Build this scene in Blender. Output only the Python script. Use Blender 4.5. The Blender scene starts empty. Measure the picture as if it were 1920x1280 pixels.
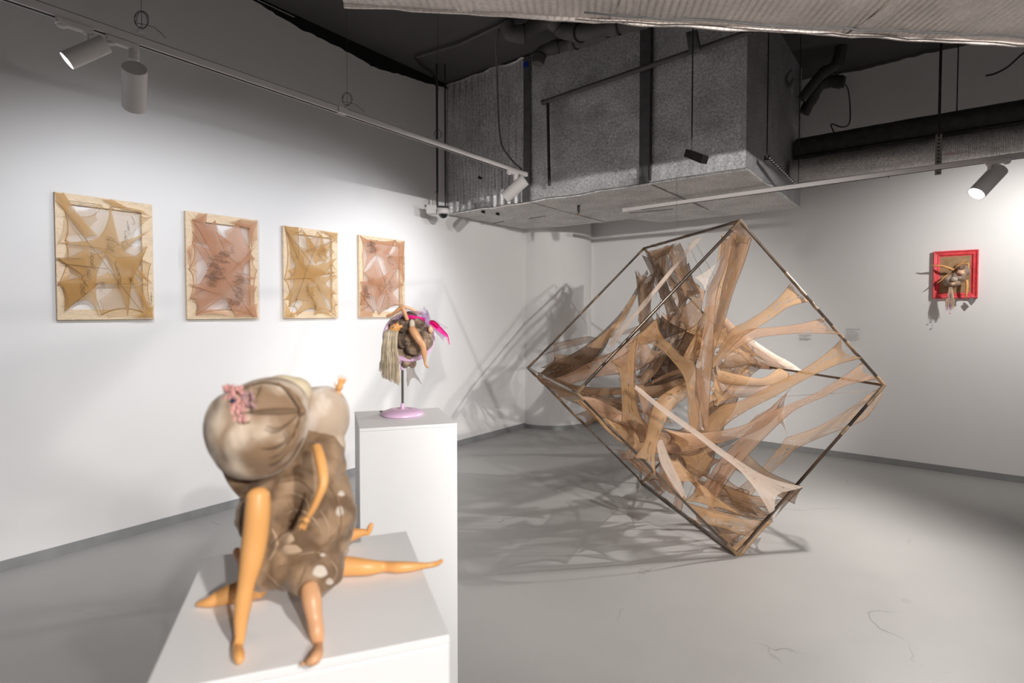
import bpy, math, random
from mathutils import Vector, Matrix, noise as mnoise
SC = bpy.context.scene
COL = SC.collection
V = Vector
# ------------------------------------------------------------------ camera
EYE = 1.45; YAW = math.radians(38.15); PITCH = math.radians(1.7); F = 1031.0; PPY = 615.6
cam_data = bpy.data.cameras.new('camera'); cam = bpy.data.objects.new('camera', cam_data); COL.objects.link(cam)
cam_data.sensor_width = 36.0; cam_data.lens = F/1920*36
cam_data.shift_y = (PPY-640)/1920
cam.location = (0, 0, EYE); cam.rotation_euler = (math.pi/2-PITCH, 0, YAW)
cam_data.clip_start = 0.02; cam_data.clip_end = 60
cam_data.dof.use_dof = True; cam_data.dof.focus_distance = 3.2; cam_data.dof.aperture_fstop = 4.2
SC.camera = cam
CY, SY = math.cos(YAW), math.sin(YAW)
CP, SP = math.cos(PITCH), math.sin(PITCH)
def ray(px, py):
    x = (px-960)/F; u = -(py-PPY)/F
    dep = CP + u*SP; z = -SP + u*CP
    x, z = x/dep, z/dep                       # per metre of level distance ahead
    return V((CY*x - SY, SY*x + CY, z))
EYEV = V((0, 0, EYE))
def at(px, py, t): return EYEV + ray(px, py)*t
def on_y(px, py, y): r = ray(px, py); return EYEV + r*(y/r.y)
def on_x(px, py, x): r = ray(px, py); return EYEV + r*(x/r.x)
def on_z(px, py, z): r = ray(px, py); return EYEV + r*((z-EYE)/r.z)
# ------------------------------------------------------------------ world, lights, exposure
world = bpy.data.worlds.new('world'); SC.world = world; world.use_nodes = True
world.node_tree.nodes['Background'].inputs[0].default_value = (0.9, 0.92, 1, 1)
world.node_tree.nodes['Background'].inputs[1].default_value = 0.0
SC.view_settings.view_transform = 'Standard'; SC.view_settings.look = 'None'
SC.view_settings.gamma = 1; SC.view_settings.use_curve_mapping = False
SC.view_settings.exposure = -0.24
SC.cycles.transparent_max_bounces = 32; SC.cycles.max_bounces = 8; SC.cycles.diffuse_bounces = 5
SC.cycles.sample_clamp_indirect = 4.0
COOL = (0.93, 0.95, 1.0); WARM = (1.0, 0.93, 0.87); NEUT = (1.0, 0.965, 0.93)
def spot(name, loc, aim, watts, deg, blend, color, radius=0.03, parent=None):
    l = bpy.data.lights.new(name, 'SPOT'); l.energy = watts; l.spot_size = math.radians(deg); l.spot_blend = blend
    l.color = color; l.shadow_soft_size = radius
    o = bpy.data.objects.new(name, l); COL.objects.link(o); o.location = loc
    o.rotation_euler = (V(aim)-V(loc)).to_track_quat('-Z', 'Y').to_euler()
    return o
# gallery spots outside the frame on the same kind of track, plus added fills
spot('spot_light', (3.1, 0.0, 2.55), (-1.75, 3.6, 0.95), 900, 46, 0.5, NEUT, 0.035)
spot('spot_light', (3.25, 0.45, 2.55), (-1.75, 3.9, 0.9), 400, 48, 0.6, NEUT, 0.035)
spot('spot_light', (2.9, -1.03, 2.55), (-0.45, 0.42, 1.15), 470, 30, 0.7, NEUT, 0.03)
spot('spot_light', (1.55, -0.11, 2.55), (-0.55, 0.45, 1.15), 225, 52, 0.8, NEUT, 0.04)
spot('spot_light', (1.2, 1.1, 2.5), (-1.6, 1.35, 1.2), 70, 40, 0.8, NEUT, 0.04)
spot('spot_light', (1.05, 5.1, 2.5), (0.5, 6.3, 1.55), 125, 115, 0.9, NEUT, 0.03)
spot('spot_light', (3.8, 2.6, 2.6), (5.4, 2.6, 1.6), 130, 110, 0.8, NEUT, 0.04)  # added wash on the unseen right wall, so bounce lifts the upper room
spot('spot_light', (0.4, -1.9, 2.6), (0.2, -3.4, 1.6), 130, 110, 0.8, NEUT, 0.04)  # added likewise, its bounce off the unseen front wall fills upper surfaces
spot('spot_light', (-2.68, -0.5, 2.45), (-4.12, -0.9, 1.5), 50, 110, 0.8, COOL, 0.03)
spot('spot_light', (-2.7, 1.75, 2.48), (-4.12, 1.9, 1.3), 28, 125, 0.8, COOL, 0.03)  # unseen wash light without a lamp body on the visible left track
spot('spot_light', (-2.72, 2.7, 2.48), (-4.12, 2.7, 1.3), 28, 125, 0.8, COOL, 0.03)  # second bodiless wash light between the seen lamps, evening out the left wall
# ------------------------------------------------------------------ helpers
def tag(o, label=None, cat=None, group=None, kind=None):
    if label: o['label'] = label
    if cat: o['category'] = cat
    if group: o['group'] = group
    if kind: o['kind'] = kind
    return o
def empty(name, loc, label, cat, group=None):
    o = bpy.data.objects.new(name, None); COL.objects.link(o); o.location = loc; o.empty_display_size = .05
    return tag(o, label, cat, group)
class MB:
    def __init__(s): s.v = []; s.f = []; s.uv = None; s.uv2 = None; s.m = []
    def add(s, vs, fs, mi=0):
        n = len(s.v); s.v += [V(p) for p in vs]; s.f += [tuple(i+n for i in f) for f in fs]; s.m += [mi]*len(fs)
        return s
    def box(s, c, size, rot=None, mi=0):
        c = V(c); hx, hy, hz = [d/2 for d in size]
        vs = [V((x, y, z)) for x in (-hx, hx) for y in (-hy, hy) for z in (-hz, hz)]
        if rot is not None: vs = [rot @ p for p in vs]
        return s.add([c+p for p in vs], [(0, 1, 3, 2), (4, 6, 7, 5), (0, 4, 5, 1), (2, 3, 7, 6), (0, 2, 6, 4), (1, 5, 7, 3)], mi)
    def bar(s, a, b, w, h, up=(0, 0, 1), mi=0):
        a, b = V(a), V(b); d = (b-a); L = d.length; d.normalize(); u = V(up); sd = d.cross(u).normalized(); u = sd.cross(d)
        R = Matrix((sd, d, u)).transposed()
        return s.box((a+b)/2, (w, L, h), R, mi)
    def tube(s, pts, r, n=8, mi=0, flat=1.0, up=None):
        pts = [V(p) for p in pts]; k = len(pts)
        rs = r if isinstance(r, (list, tuple)) else [r]*k
        t0 = (pts[1]-pts[0]).normalized(); ref = V(up) if up else (V((0, 0, 1)) if abs(t0.z) < .9 else V((1, 0, 0)))
        a = t0.cross(ref).normalized(); vs = []; fs = []
        for i, p in enumerate(pts):
            t = (pts[min(i+1, k-1)]-pts[max(i-1, 0)]).normalized()
            a = (a-t*a.dot(t)).normalized(); b = t.cross(a)
            for j in range(n):
                q = 2*math.pi*j/n; vs.append(p+(a*math.cos(q)+b*math.sin(q)*flat)*rs[i])
        for i in range(k-1):
            for j in range(n):
                fs.append((i*n+j, i*n+(j+1) % n, (i+1)*n+(j+1) % n, (i+1)*n+j))
        fs.append(tuple(range(n))[::-1]); fs.append(tuple((k-1)*n+j for j in range(n)))
        return s.add(vs, fs, mi)
    def lathe(s, prof, c=(0, 0, 0), n=32, rot=None, mi=0):
        vs = []; fs = []; k = len(prof)
        for r, z in prof:
            for j in range(n):
                q = 2*math.pi*j/n; vs.append(V((r*math.cos(q), r*math.sin(q), z)))
        for i in range(k-1):
            for j in range(n): fs.append((i*n+j, i*n+(j+1) % n, (i+1)*n+(j+1) % n, (i+1)*n+j))
        if prof[0][0] > 1e-6: fs.append(tuple(range(n))[::-1])
        if prof[-1][0] > 1e-6: fs.append(tuple((k-1)*n+j for j in range(n)))
        if rot is not None: vs = [rot @ p for p in vs]
        return s.add([V(c)+p for p in vs], fs, mi)
    def ball(s, c, r, n=16, rot=None, mi=0, lump=0.0, seed=0):
        if not isinstance(r, (list, tuple, Vector)): r = (r, r, r)
        m = n//2+2; vs = []; fs = []
        def P(a, b):
            p = V((math.sin(a)*math.cos(b), math.sin(a)*math.sin(b), math.cos(a)))
            k = 1+lump*mnoise.noise(p*1.7+V((seed*3.1, seed, 0)))
            p = V((p.x*r[0], p.y*r[1], p.z*r[2]))*k
            return V(c)+((rot @ p) if rot is not None else p)
        vs.append(P(0, 0))
        for i in range(1, m):
            for j in range(n): vs.append(P(math.pi*i/m, 2*math.pi*j/n))
        vs.append(P(math.pi, 0)); e = len(vs)-1
        for j in range(n):
            fs.append((0, 1+j, 1+(j+1) % n)); fs.append((e, e-n+(j+1) % n, e-n+j))
            for i in range(m-2): fs.append((1+i*n+j, 1+(i+1)*n+j, 1+(i+1)*n+(j+1) % n, 1+i*n+(j+1) % n))
        return s.add(vs, fs, mi)
    def prism(s, poly, z0, z1, mi=0):
        n = len(poly); vs = [V((x, y, z0)) for x, y in poly]+[V((x, y, z1)) for x, y in poly]
        fs = [tuple(range(n))[::-1], tuple(range(n, 2*n))]+[(i, (i+1) % n, n+(i+1) % n, n+i) for i in range(n)]
        return s.add(vs, fs, mi)
    def build(s, name, mat, parent=None, smooth=True, angle=40, bevel=0, remesh=0, sub=0, smooth_it=0):
        me = bpy.data.meshes.new(name); org = V((0, 0, 0))
        if parent is not None: org = V(parent_world(parent))
        me.from_pydata([tuple(p-org) for p in s.v], [], s.f); me.update()
        for m in (mat if isinstance(mat, (list, tuple)) else [mat]): me.materials.append(m)
        for p, mi in zip(me.polygons, s.m): p.material_index = mi
        if s.uv:
            lay = me.uv_layers.new(name='UVMap')
            for l in me.loops: lay.data[l.index].uv = s.uv[l.vertex_index]
            lay = me.uv_layers.new(name='Grain')
            for l in me.loops: lay.data[l.index].uv = (s.uv2 or s.uv)[l.vertex_index]
        o = bpy.data.objects.new(name, me); COL.objects.link(o)
        if parent is not None: o.parent = parent
        import bmesh
        bm = bmesh.new(); bm.from_mesh(me)
        if not s.uv: bmesh.ops.recalc_face_normals(bm, faces=bm.faces)
        if smooth:
            for f in bm.faces: f.smooth = True
            for e in bm.edges:
                if len(e.link_faces) == 2 and e.calc_face_angle(0) > math.radians(angle): e.smooth = False
        bm.to_mesh(me); bm.free()
        if bevel:
            m = o.modifiers.new('bevel', 'BEVEL'); m.width = bevel; m.segments = 2; m.limit_method = 'ANGLE'; m.harden_normals = False
        if remesh:
            m = o.modifiers.new('remesh', 'REMESH'); m.mode = 'VOXEL'; m.voxel_size = remesh; m.use_smooth_shade = True
        if smooth_it:
            m = o.modifiers.new('smooth', 'SMOOTH'); m.iterations = smooth_it; m.factor = .6
        if sub:
            m = o.modifiers.new('sub', 'SUBSURF'); m.levels = sub; m.render_levels = sub
        return o
def parent_world(p):
    w = V((0, 0, 0))
    while p is not None: w = w+p.location; p = p.parent
    return w
def cr(pts, n):
    """smooth curve through the points, n steps per span"""
    P_ = [V(p) for p in pts]; out = []; k = len(P_)
    for i in range(k-1):
        p0 = P_[max(i-1, 0)]; p1 = P_[i]; p2 = P_[i+1]; p3 = P_[min(i+2, k-1)]
        for j in range(n):
            t = j/n
            out.append(.5*((2*p1)+(p2-p0)*t+(2*p0-5*p1+4*p2-p3)*t*t+(3*p1-p0-3*p2+p3)*t**3))
    out.append(P_[-1]); return out
def crf(vals, n): return [p.x for p in cr([V((v, 0, 0)) for v in vals], n)]
# ------------------------------------------------------------------ materials
class NT:
    def __init__(s, name):
        s.mat = bpy.data.materials.new(name); s.mat.use_nodes = True; s.t = s.mat.node_tree
        s.b = s.t.nodes['Principled BSDF']; s.out = s.t.nodes['Material Output']
    def n(s, typ, **k):
        o = s.t.nodes.new(typ)
        for a, b in k.items():
            if a.startswith('i_'):
                key = a[2:]; key = int(key) if key.isdigit() else key.replace('_', ' ')
                if isinstance(b, tuple) and len(b) == 2 and hasattr(b[0], 'outputs'): s.t.links.new(b[0].outputs[b[1]], o.inputs[key])
                else: o.inputs[key].default_value = b
            else: setattr(o, a, b)
        return o
    def link(s, a, ao, b, bi): s.t.links.new(a.outputs[ao], b.inputs[bi])
    def coord(s, kind='Object', scale=(1, 1, 1)):
        if kind == 'World': g = s.n('ShaderNodeNewGeometry'); src = (g, 'Position')
        else: g = s.n('ShaderNodeTexCoord'); src = (g, kind)
        m = s.n('ShaderNodeMapping', i_Scale=scale); s.t.links.new(src[0].outputs[src[1]], m.inputs['Vector']); return m
    def ramp(s, src, so, stops, interp='LINEAR'):
        r = s.n('ShaderNodeValToRGB'); s.link(src, so, r, 'Fac'); e = r.color_ramp; e.interpolation = interp
        while len(e.elements) < len(stops): e.elements.new(.5)
        for el, (p, c) in zip(e.elements, stops):
            el.position = p; el.color = (c, c, c, 1) if not isinstance(c, tuple) else (*c, 1)
        return r
def srgb(r, g, b):
    return tuple(((c/255)/12.92 if c <= 10 else ((c/255+.055)/1.055)**2.4) for c in (r, g, b))
def mat(name, col, rough=.5, metal=0, var=.0, vscale=8, bump=0, bscale=60, spec=None, emit=None, sss=0):
    t = NT(name); t.b.inputs['Roughness'].default_value = rough; t.b.inputs['Metallic'].default_value = metal
    if spec is not None: t.b.inputs['Specular IOR Level'].default_value = spec
    c = t.coord(scale=(1, 1, 1))
    no = t.n('ShaderNodeTexNoise', i_Scale=vscale, i_Detail=5.0); t.link(c, 0, no, 'Vector')
    r = t.ramp(no, 'Fac', [(.3, tuple(x*(1-var) for x in col)), (.7, tuple(min(1, x*(1+var)) for x in col))])
    t.link(r, 'Color', t.b, 'Base Color')
    if bump:
        n2 = t.n('ShaderNodeTexNoise', i_Scale=bscale, i_Detail=3.0); t.link(c, 0, n2, 'Vector')
        b = t.n('ShaderNodeBump', i_Strength=bump, i_Distance=.002); t.link(n2, 'Fac', b, 'Height'); t.link(b, 0, t.b, 'Normal')
    if emit: t.b.inputs['Emission Color'].default_value = (*emit[0], 1); t.b.inputs['Emission Strength'].default_value = emit[1]
    if sss: t.b.inputs['Subsurface Weight'].default_value = sss; t.b.inputs['Subsurface Radius'].default_value = (.01, .005, .003); t.b.inputs['Subsurface Scale'].default_value = .3
    return t.mat
M = {}
M['wall'] = mat('wall_paint', (.80, .79, .785), .75, var=.012, vscale=2, bump=.15, bscale=90)
M['column'] = mat('column_paint', (.78, .765, .76), .75, var=.015, vscale=2, bump=.2, bscale=60)
M['ceiling'] = mat('ceiling_paint', (.085, .083, .083), .9, var=.12, vscale=1.5, bump=.3, bscale=25)
M['tar'] = mat('black_gap', (.004, .004, .004), .9)
M['white'] = mat('white_lamp_plastic', (.62, .59, .58), .45, bump=.05, bscale=300)
M['plinth'] = mat('white_plinth_paint', (.82, .815, .815), .45, var=.01, vscale=5)
M['steel'] = mat('dark_steel', (.05, .047, .045), .35, .8, var=.3)
M['wire'] = mat('thin_wire', (.07, .065, .06), .5, .5)
M['blackpipe'] = mat('black_painted_pipe', (.035, .034, .034), .5, var=.2)
M['greypipe'] = mat('grey_plastic_pipe', (.10, .097, .095), .55, var=.15)
M['cable'] = mat('grey_conduit', (.20, .185, .17), .6)
M['darkfoil'] = mat('dark_insulation', (.065, .062, .06), .6, .2, var=.25, vscale=20, bump=.5, bscale=60)
M['baseboard'] = mat('grey_epoxy_skirting', (.27, .275, .275), .4, var=.1)
M['dome'] = mat('dark_dome', (.01, .01, .012), .08)
M['lens'] = mat('lamp_lens', (1, 1, 1), .4, emit=((1, .99, 1), 14))
M['lens_off'] = mat('lamp_reflector', (.5, .5, .5), .2, .8)
M['blue'] = mat('blue_tape', (.01, .04, .35), .5)
M['brass'] = mat('sprinkler_brass', (.45, .25, .12), .35, .8)
def floor_mat():
    t = NT('epoxy_floor'); c = t.coord('World')
    n1 = t.n('ShaderNodeTexNoise', i_Scale=.9, i_Detail=6.0, i_Roughness=.6); t.link(c, 0, n1, 'Vector')
    r = t.ramp(n1, 'Fac', [(.3, (.325, .318, .308)), (.7, (.375, .366, .354))])
    n2 = t.n('ShaderNodeTexVoronoi', i_Scale=7.0, feature='DISTANCE_TO_EDGE')
    nd = t.n('ShaderNodeTexNoise', i_Scale=3.0, i_Detail=4.0); t.link(c, 0, nd, 'Vector')
    # scuffs and grit
    n3 = t.n('ShaderNodeTexNoise', i_Scale=26.0, i_Detail=7.0, i_Roughness=.75); t.link(c, 0, n3, 'Vector')
    r3 = t.ramp(n3, 'Fac', [(.70, 1.0), (.76, .62)])
    mx = t.n('ShaderNodeMix', data_type='RGBA', blend_type='MULTIPLY'); mx.inputs[0].default_value = 1
    t.link(r, 'Color', mx, 6); t.link(r3, 'Color', mx, 7)
    # hairline cracks
    mp = t.n('ShaderNodeMapping', i_Scale=(.55, .55, .55)); ad = t.n('ShaderNodeMixRGB', blend_type='ADD'); ad.inputs[0].default_value = .35
    t.link(c, 0, ad, 1); t.link(nd, 'Color', ad, 2); t.link(ad, 0, mp, 'Vector'); t.link(mp, 0, n2, 'Vector'); n2.inputs['Scale'].default_value = 1.1
    r4 = t.ramp(n2, 'Distance', [(.0, .5), (.0022, 1.0)])
    msk = t.n('ShaderNodeTexNoise', i_Scale=2.2, i_Detail=2.0); t.link(c, 0, msk, 'Vector'); rm = t.ramp(msk, 'Fac', [(.55, 0.), (.66, .8)])
    m2 = t.n('ShaderNodeMix', data_type='RGBA', blend_type='MULTIPLY'); t.link(rm, 'Color', m2, 0); t.link(mx, 2, m2, 6); t.link(r4, 'Color', m2, 7)
    t.link(m2, 2, t.b, 'Base Color')
    rr = t.ramp(n1, 'Fac', [(.3, .36), (.7, .5)]); t.link(rr, 'Color', t.b, 'Roughness')
    t.b.inputs['Specular IOR Level'].default_value = .35
    b = t.n('ShaderNodeBump', i_Strength=.12, i_Distance=.004); t.link(n3, 'Fac', b, 'Height'); t.link(b, 0, t.b, 'Normal')
    return t.mat
M['floor'] = floor_mat()
def foil(name, base, axis='X', rib=26.0, ribs=.6, speck=.8, metal=.55, rough=.42, direction=None, left_ribs=None, con=(.62, 1.22), rd=.012):
    t = NT(name); c = t.coord('World')
    if direction: # rotate about z so that ribs run the right way
        m2 = t.n('ShaderNodeMapping'); m2.inputs['Rotation'].default_value = (0, 0, direction); t.link(c, 0, m2, 'Vector'); c = m2
    w = t.n('ShaderNodeTexWave', wave_type='BANDS', bands_direction=axis, i_Scale=rib/2/math.pi*1.0, i_Distortion=1.6, i_Detail=2.0)
    w.inputs['Detail Scale'].default_value = .6
    t.link(c, 0, w, 'Vector')
    n = t.n('ShaderNodeTexNoise', i_Scale=60.0, i_Detail=4.0, i_Roughness=.7); t.link(c, 0, n, 'Vector')
    n2 = t.n('ShaderNodeTexNoise', i_Scale=1.7, i_Detail=4.0); t.link(c, 0, n2, 'Vector')
    msk = t.ramp(n2, 'Fac', [(.38, .15), (.62, 1.0)])
    if left_ribs:
        g = t.n('ShaderNodeNewGeometry'); sx = t.n('ShaderNodeSeparateXYZ'); t.link(g, 'Position', sx, 0)
        gt = t.n('ShaderNodeMath', operation='LESS_THAN', i_1=left_ribs); t.link(sx, 0, gt, 0)
        ma = t.n('ShaderNodeMath', operation='MULTIPLY_ADD', i_1=.92, i_2=.08); t.link(gt, 0, ma, 0)
        m9 = t.n('ShaderNodeMath', operation='MULTIPLY'); t.link(ma, 0, m9, 0); t.link(msk, 'Color', m9, 1); msk = m9
    mm = t.n('ShaderNodeMath', operation='MULTIPLY'); t.link(w, 'Fac', mm, 0); t.link(msk, 0, mm, 1)
    b1 = t.n('ShaderNodeBump', i_Strength=ribs, i_Distance=rd); t.link(mm, 0, b1, 'Height')
    b2 = t.n('ShaderNodeBump', i_Strength=speck, i_Distance=.004); t.link(n, 'Fac', b2, 'Height'); t.link(b1, 0, b2, 'Normal')
    t.link(b2, 0, t.b, 'Normal')
    r = t.ramp(n, 'Fac', [(.35, tuple(x*con[0] for x in base)), (.65, tuple(min(1, x*con[1]) for x in base))])
    n4 = t.n('ShaderNodeTexNoise', i_Scale=4.0, i_Detail=6.0); t.link(c, 0, n4, 'Vector')
    r4 = t.ramp(n4, 'Fac', [(.3, .8), (.6, 1.05)])
    mx = t.n('ShaderNodeMix', data_type='RGBA', blend_type='MULTIPLY'); mx.inputs[0].default_value = 1; t.link(r, 'Color', mx, 6); t.link(r4, 'Color', mx, 7)
    t.link(mx, 2, t.b, 'Base Color')
    t.b.inputs['Metallic'].default_value = metal; t.b.inputs['Roughness'].default_value = rough
    return t.mat
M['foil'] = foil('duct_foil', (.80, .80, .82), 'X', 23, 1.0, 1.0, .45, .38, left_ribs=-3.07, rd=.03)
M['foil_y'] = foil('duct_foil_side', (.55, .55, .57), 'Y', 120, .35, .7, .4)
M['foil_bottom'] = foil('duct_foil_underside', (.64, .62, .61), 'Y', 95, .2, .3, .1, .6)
M['foil_near'] = foil('near_duct_foil', (.97, .87, .82), 'X', 70, .6, .3, .0, .6, con=(.86, 1.06), rd=.016, direction=-math.radians(38.15-6.4))
M['strap'] = mat('duct_strap_tape', (.16, .16, .165), .4, .5, var=.15, vscale=15, bump=.3)
# ------------------------------------------------------------------ room shell
LX, BY, CZ = -4.12, 6.31, 3.82
RX, FY = 5.4, -3.4
def struct(o): o['kind'] = 'structure'; return o
struct(MB().box(((LX+RX)/2, (FY+BY)/2, -.05), (RX-LX+.4, BY-FY+.4, .1)).build('floor', M['floor'], smooth=False))
struct(MB().box(((LX+RX)/2, (FY+BY)/2, CZ+.05), (RX-LX+.4, BY-FY+.4, .1)).build('ceiling', M['ceiling'], smooth=False))
struct(MB().box((LX-.06, (FY+BY)/2, CZ/2), (.12, BY-FY+.24, CZ)).build('wall_left', M['wall'], smooth=False))
struct(MB().box(((LX+RX)/2, BY+.06, CZ/2), (RX-LX, .12, CZ)).build('wall_back', M['wall'], smooth=False))
struct(MB().box((RX+.06, (FY+BY)/2, CZ/2), (.12, BY-FY+.24, CZ)).build('wall_right', M['wall'], smooth=False))
struct(MB().box(((LX+RX)/2, FY-.06, CZ/2), (RX-LX, .12, CZ)).build('wall_front', M['wall'], smooth=False))
cc = (-4.08, 6.03); cr_ = .52
arc = [(cc[0]+cr_*math.cos(a), cc[1]+cr_*math.sin(a)) for a in [math.radians(-98+ i*4) for i in range(0, 36)]]
arc = [p for p in arc if p[0] > LX and p[1] < BY]
struct(MB().prism([(LX-.01, arc[0][1])]+arc+[(arc[-1][0], BY+.01), (LX-.01, BY+.01)], 0, CZ).build('trim_1', M['column']))
struct(MB().box((LX+.004, (FY+arc[0][1])/2, .03), (.008, arc[0][1]-FY, .06)).build('baseboard_left', M['baseboard'], smooth=False))
struct(MB().box(((arc[-1][0]+RX)/2, BY-.004, .03), (RX-arc[-1][0], .008, .06)).build('baseboard_back', M['baseboard'], smooth=False))
b = MB(); n = len(arc); o2 = [(cc[0]+(cr_+.008)*(p[0]-cc[0])/cr_, cc[1]+(cr_+.008)*(p[1]-cc[1])/cr_) for p in arc]
b.prism(arc+o2[::-1], 0, .05); struct(b.build('baseboard_column', M['baseboard']))
# ragged black gap where the left wall stops short of the ceiling
rnd = random.Random(4)
def gap_depth(y):
    p = on_x(460, 10, LX).y; q = on_x(700, 90, LX).y; e = on_x(815, 165, LX).y
    k = max(0, min(1, (y-p)/(q-p))); d = .04+.10*k
    if y > q: d = .14-.08*(y-q)/(e-q)
    return d
ys = [(-3.3+i*.03) for i in range(250)]; ys = [y for y in ys if y < 4.15]
vs = []; fs = []
for y in ys:
    d = gap_depth(y)+.035*mnoise.noise(V((y*2.2, 0, 0)))+.018*mnoise.noise(V((y*9, 3, 0)))+.008*mnoise.noise(V((y*30, 3, 0)))
    vs += [(LX+.0, y, CZ), (LX+.006, y, CZ), (LX+.006, y, CZ-max(.02, d)), (LX, y, CZ-max(.02, d))]
for i in range(len(ys)-1):
    for j in range(4): fs.append((i*4+j, i*4+(j+1) % 4, i*4+4+(j+1) % 4, i*4+4+j))
struct(MB().add(vs, fs).build('trim_2', M['tar'], smooth=False))
vs = []; fs = []; ys = [0.3+i*.03 for i in range(72)]
for y in ys:
    a = .02+.012*mnoise.noise(V((y*3, 9, 0))); w = .010*max(.02, mnoise.noise(V((y*1.1, 21, 0)))+.45)
    vs += [(LX+.006, y, CZ-a), (LX+.009, y, CZ-a), (LX+.009, y, CZ-a-w), (LX+.006, y, CZ-a-w)]
for i in range(len(ys)-1):
    for j in range(4): fs.append((i*4+j, i*4+(j+1) % 4, i*4+4+(j+1) % 4, i*4+4+j))
struct(MB().add(vs, fs).build('trim_3', M['wall'], smooth=False))
# rough dark edge between back wall and ceiling
vs = []; fs = []; xs = [-1.0+i*.03 for i in range(110)]
for x in xs:
    d = .03+.018*mnoise.noise(V((x*2.5, 5, 0)))+.01*mnoise.noise(V((x*14, 3, 0)))
    vs += [(x, BY, CZ), (x, BY-.006, CZ), (x, BY-.006, CZ-d), (x, BY, CZ-d)]
for i in range(len(xs)-1):
    for j in range(4): fs.append((i*4+j, i*4+(j+1) % 4, i*4+4+(j+1) % 4, i*4+4+j))
struct(MB().add(vs, fs).build('trim_4', M['greypipe'], smooth=False))
# ------------------------------------------------------------------ big foil clad duct
DZ = 2.47; DY = 4.135; DX = -1.13
duct = empty('air_duct', (-2.6, 4.9, DZ), 'large rectangular silver foil clad ventilation duct under the ceiling in the left back corner', 'air duct')
def sheet(a, b, c, d, nx, ny, amp, seed, thick_dir):
    """a crumpled panel a-b-c-d (corners), bulging along thick_dir"""
    vs = []; fs = []
    a, b, c, d = V(a), V(b), V(c), V(d); td = V(thick_dir)
    for i in range(nx+1):
        for j in range(ny+1):
            u = i/nx; v = j/ny; p = (a*(1-u)+b*u)*(1-v)+(d*(1-u)+c*u)*v
            e = min(1, 6*min(u, 1-u, v, 1-v)+.25)
            k = amp*e*(mnoise.noise(p*2.2+V((seed, 0, 0)))+.45*mnoise.noise(p*7+V((seed, 0, 0)))+.2*mnoise.noise(p*21))
            vs.append(p+td*k)
    for i in range(nx):
        for j in range(ny):
            q = i*(ny+1)+j; fs.append((q, q+ny+1, q+ny+2, q+1))
    return vs, fs
xs1 = on_y(990, 250, DY).x; xs2 = on_y(1211, 200, DY).x
core = MB().prism([(LX+.005, DY+.03), (DX-.03, DY+.03), (DX-.03, 5.98), (-2.55, 5.98), (-2.70, 5.55), (-3.62, 5.53)], DZ+.02, CZ-.005)
core.build('duct_core', M['foil'], duct, smooth=False)
fr = MB()
for (x0, x1, sd) in ((LX+.01, xs1, 1), (xs1, xs2, 2), (xs2, DX, 3)):
    fr.add(*sheet((x0, DY, DZ), (x1, DY, DZ), (x1, DY, CZ-.01), (x0, DY, CZ-.01), 34, 40, .016, sd, (0, -1, 0)))
fr.build('front_panel', M['foil'], duct)
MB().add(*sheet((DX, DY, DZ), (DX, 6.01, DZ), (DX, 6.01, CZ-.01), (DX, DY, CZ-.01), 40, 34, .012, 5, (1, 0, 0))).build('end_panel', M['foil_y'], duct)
bt = MB()
bt.add(*sheet((LX+.01, DY, DZ), (DX, DY, DZ), (DX, 5.57, DZ), (LX+.01, 5.57, DZ), 80, 30, .006, 7, (0, 0, 1)))
bt.add(*sheet((-2.71, 5.57, DZ), (DX, 5.57, DZ), (DX, 6.01, DZ), (-2.56, 6.01, DZ), 40, 10, .006, 8, (0, 0, 1)))
bt.add(*sheet((-2.71, 5.57, DZ), (-2.56, 6.01, DZ), (-2.56, 6.01, CZ-.01), (-2.71, 5.57, CZ-.01), 8, 20, .003, 8, (0, 0, 1)))
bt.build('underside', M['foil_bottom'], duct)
for x, w in ((xs1, .075), (xs2, .09)):
    MB().bar((x, DY-.014, DZ+.0), (x, DY-.014, CZ-.02), w, .012, (0, 1, 0)).build('joint_strip', M['strap'], duct)
    MB().bar((x, DY, DZ-.006), (x, 5.55, DZ-.006), w*.8, .006, (0, 0, 1)).build('joint_tape', M['foil_bottom'], duct)
MB().tube([(xs2+.05, DY-.02, DZ+.02), (xs2+.05, DY-.02, 3.0), (xs2+.055, DY-.02, CZ-.1)], .011).build('corner_bead', M['blackpipe'], duct)
def crumple(pts, r, seed):
    q = cr(pts, 6); return [p+V((mnoise.noise(p*9+V((seed, 0, 0))), mnoise.noise(p*9+V((0, seed, 0))), mnoise.noise(p*9+V((0, 0, seed)))))*r for p in q]
e = MB()
e.tube(crumple([(LX+.02, DY-.006, DZ), (-3.3, DY-.006, DZ), (-2.3, DY-.006, DZ), (DX, DY-.006, DZ)], .012, 2), .010, 6)
e.tube(crumple([(DX+.004, DY, DZ), (DX+.004, 5, DZ), (DX+.004, 6.01, DZ)], .014, 5), .010, 6)
e.tube(crumple([(LX+.02, DY-.01, CZ-.02), (-3.6, DY-.01, CZ-.02), (xs1, DY-.01, CZ-.02)], .03, 5), .012, 6)
e.build('taped_edge', mat('crumpled_foil_edge', (.6, .6, .6), .3, .7, var=.3, vscale=30, bump=.6, bscale=80), duct)
t1 = on_y(986, 121, DY-.03)
MB().box(t1, (.045, .006, .05)).build('tape_patch', M['blue'], duct)
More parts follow.
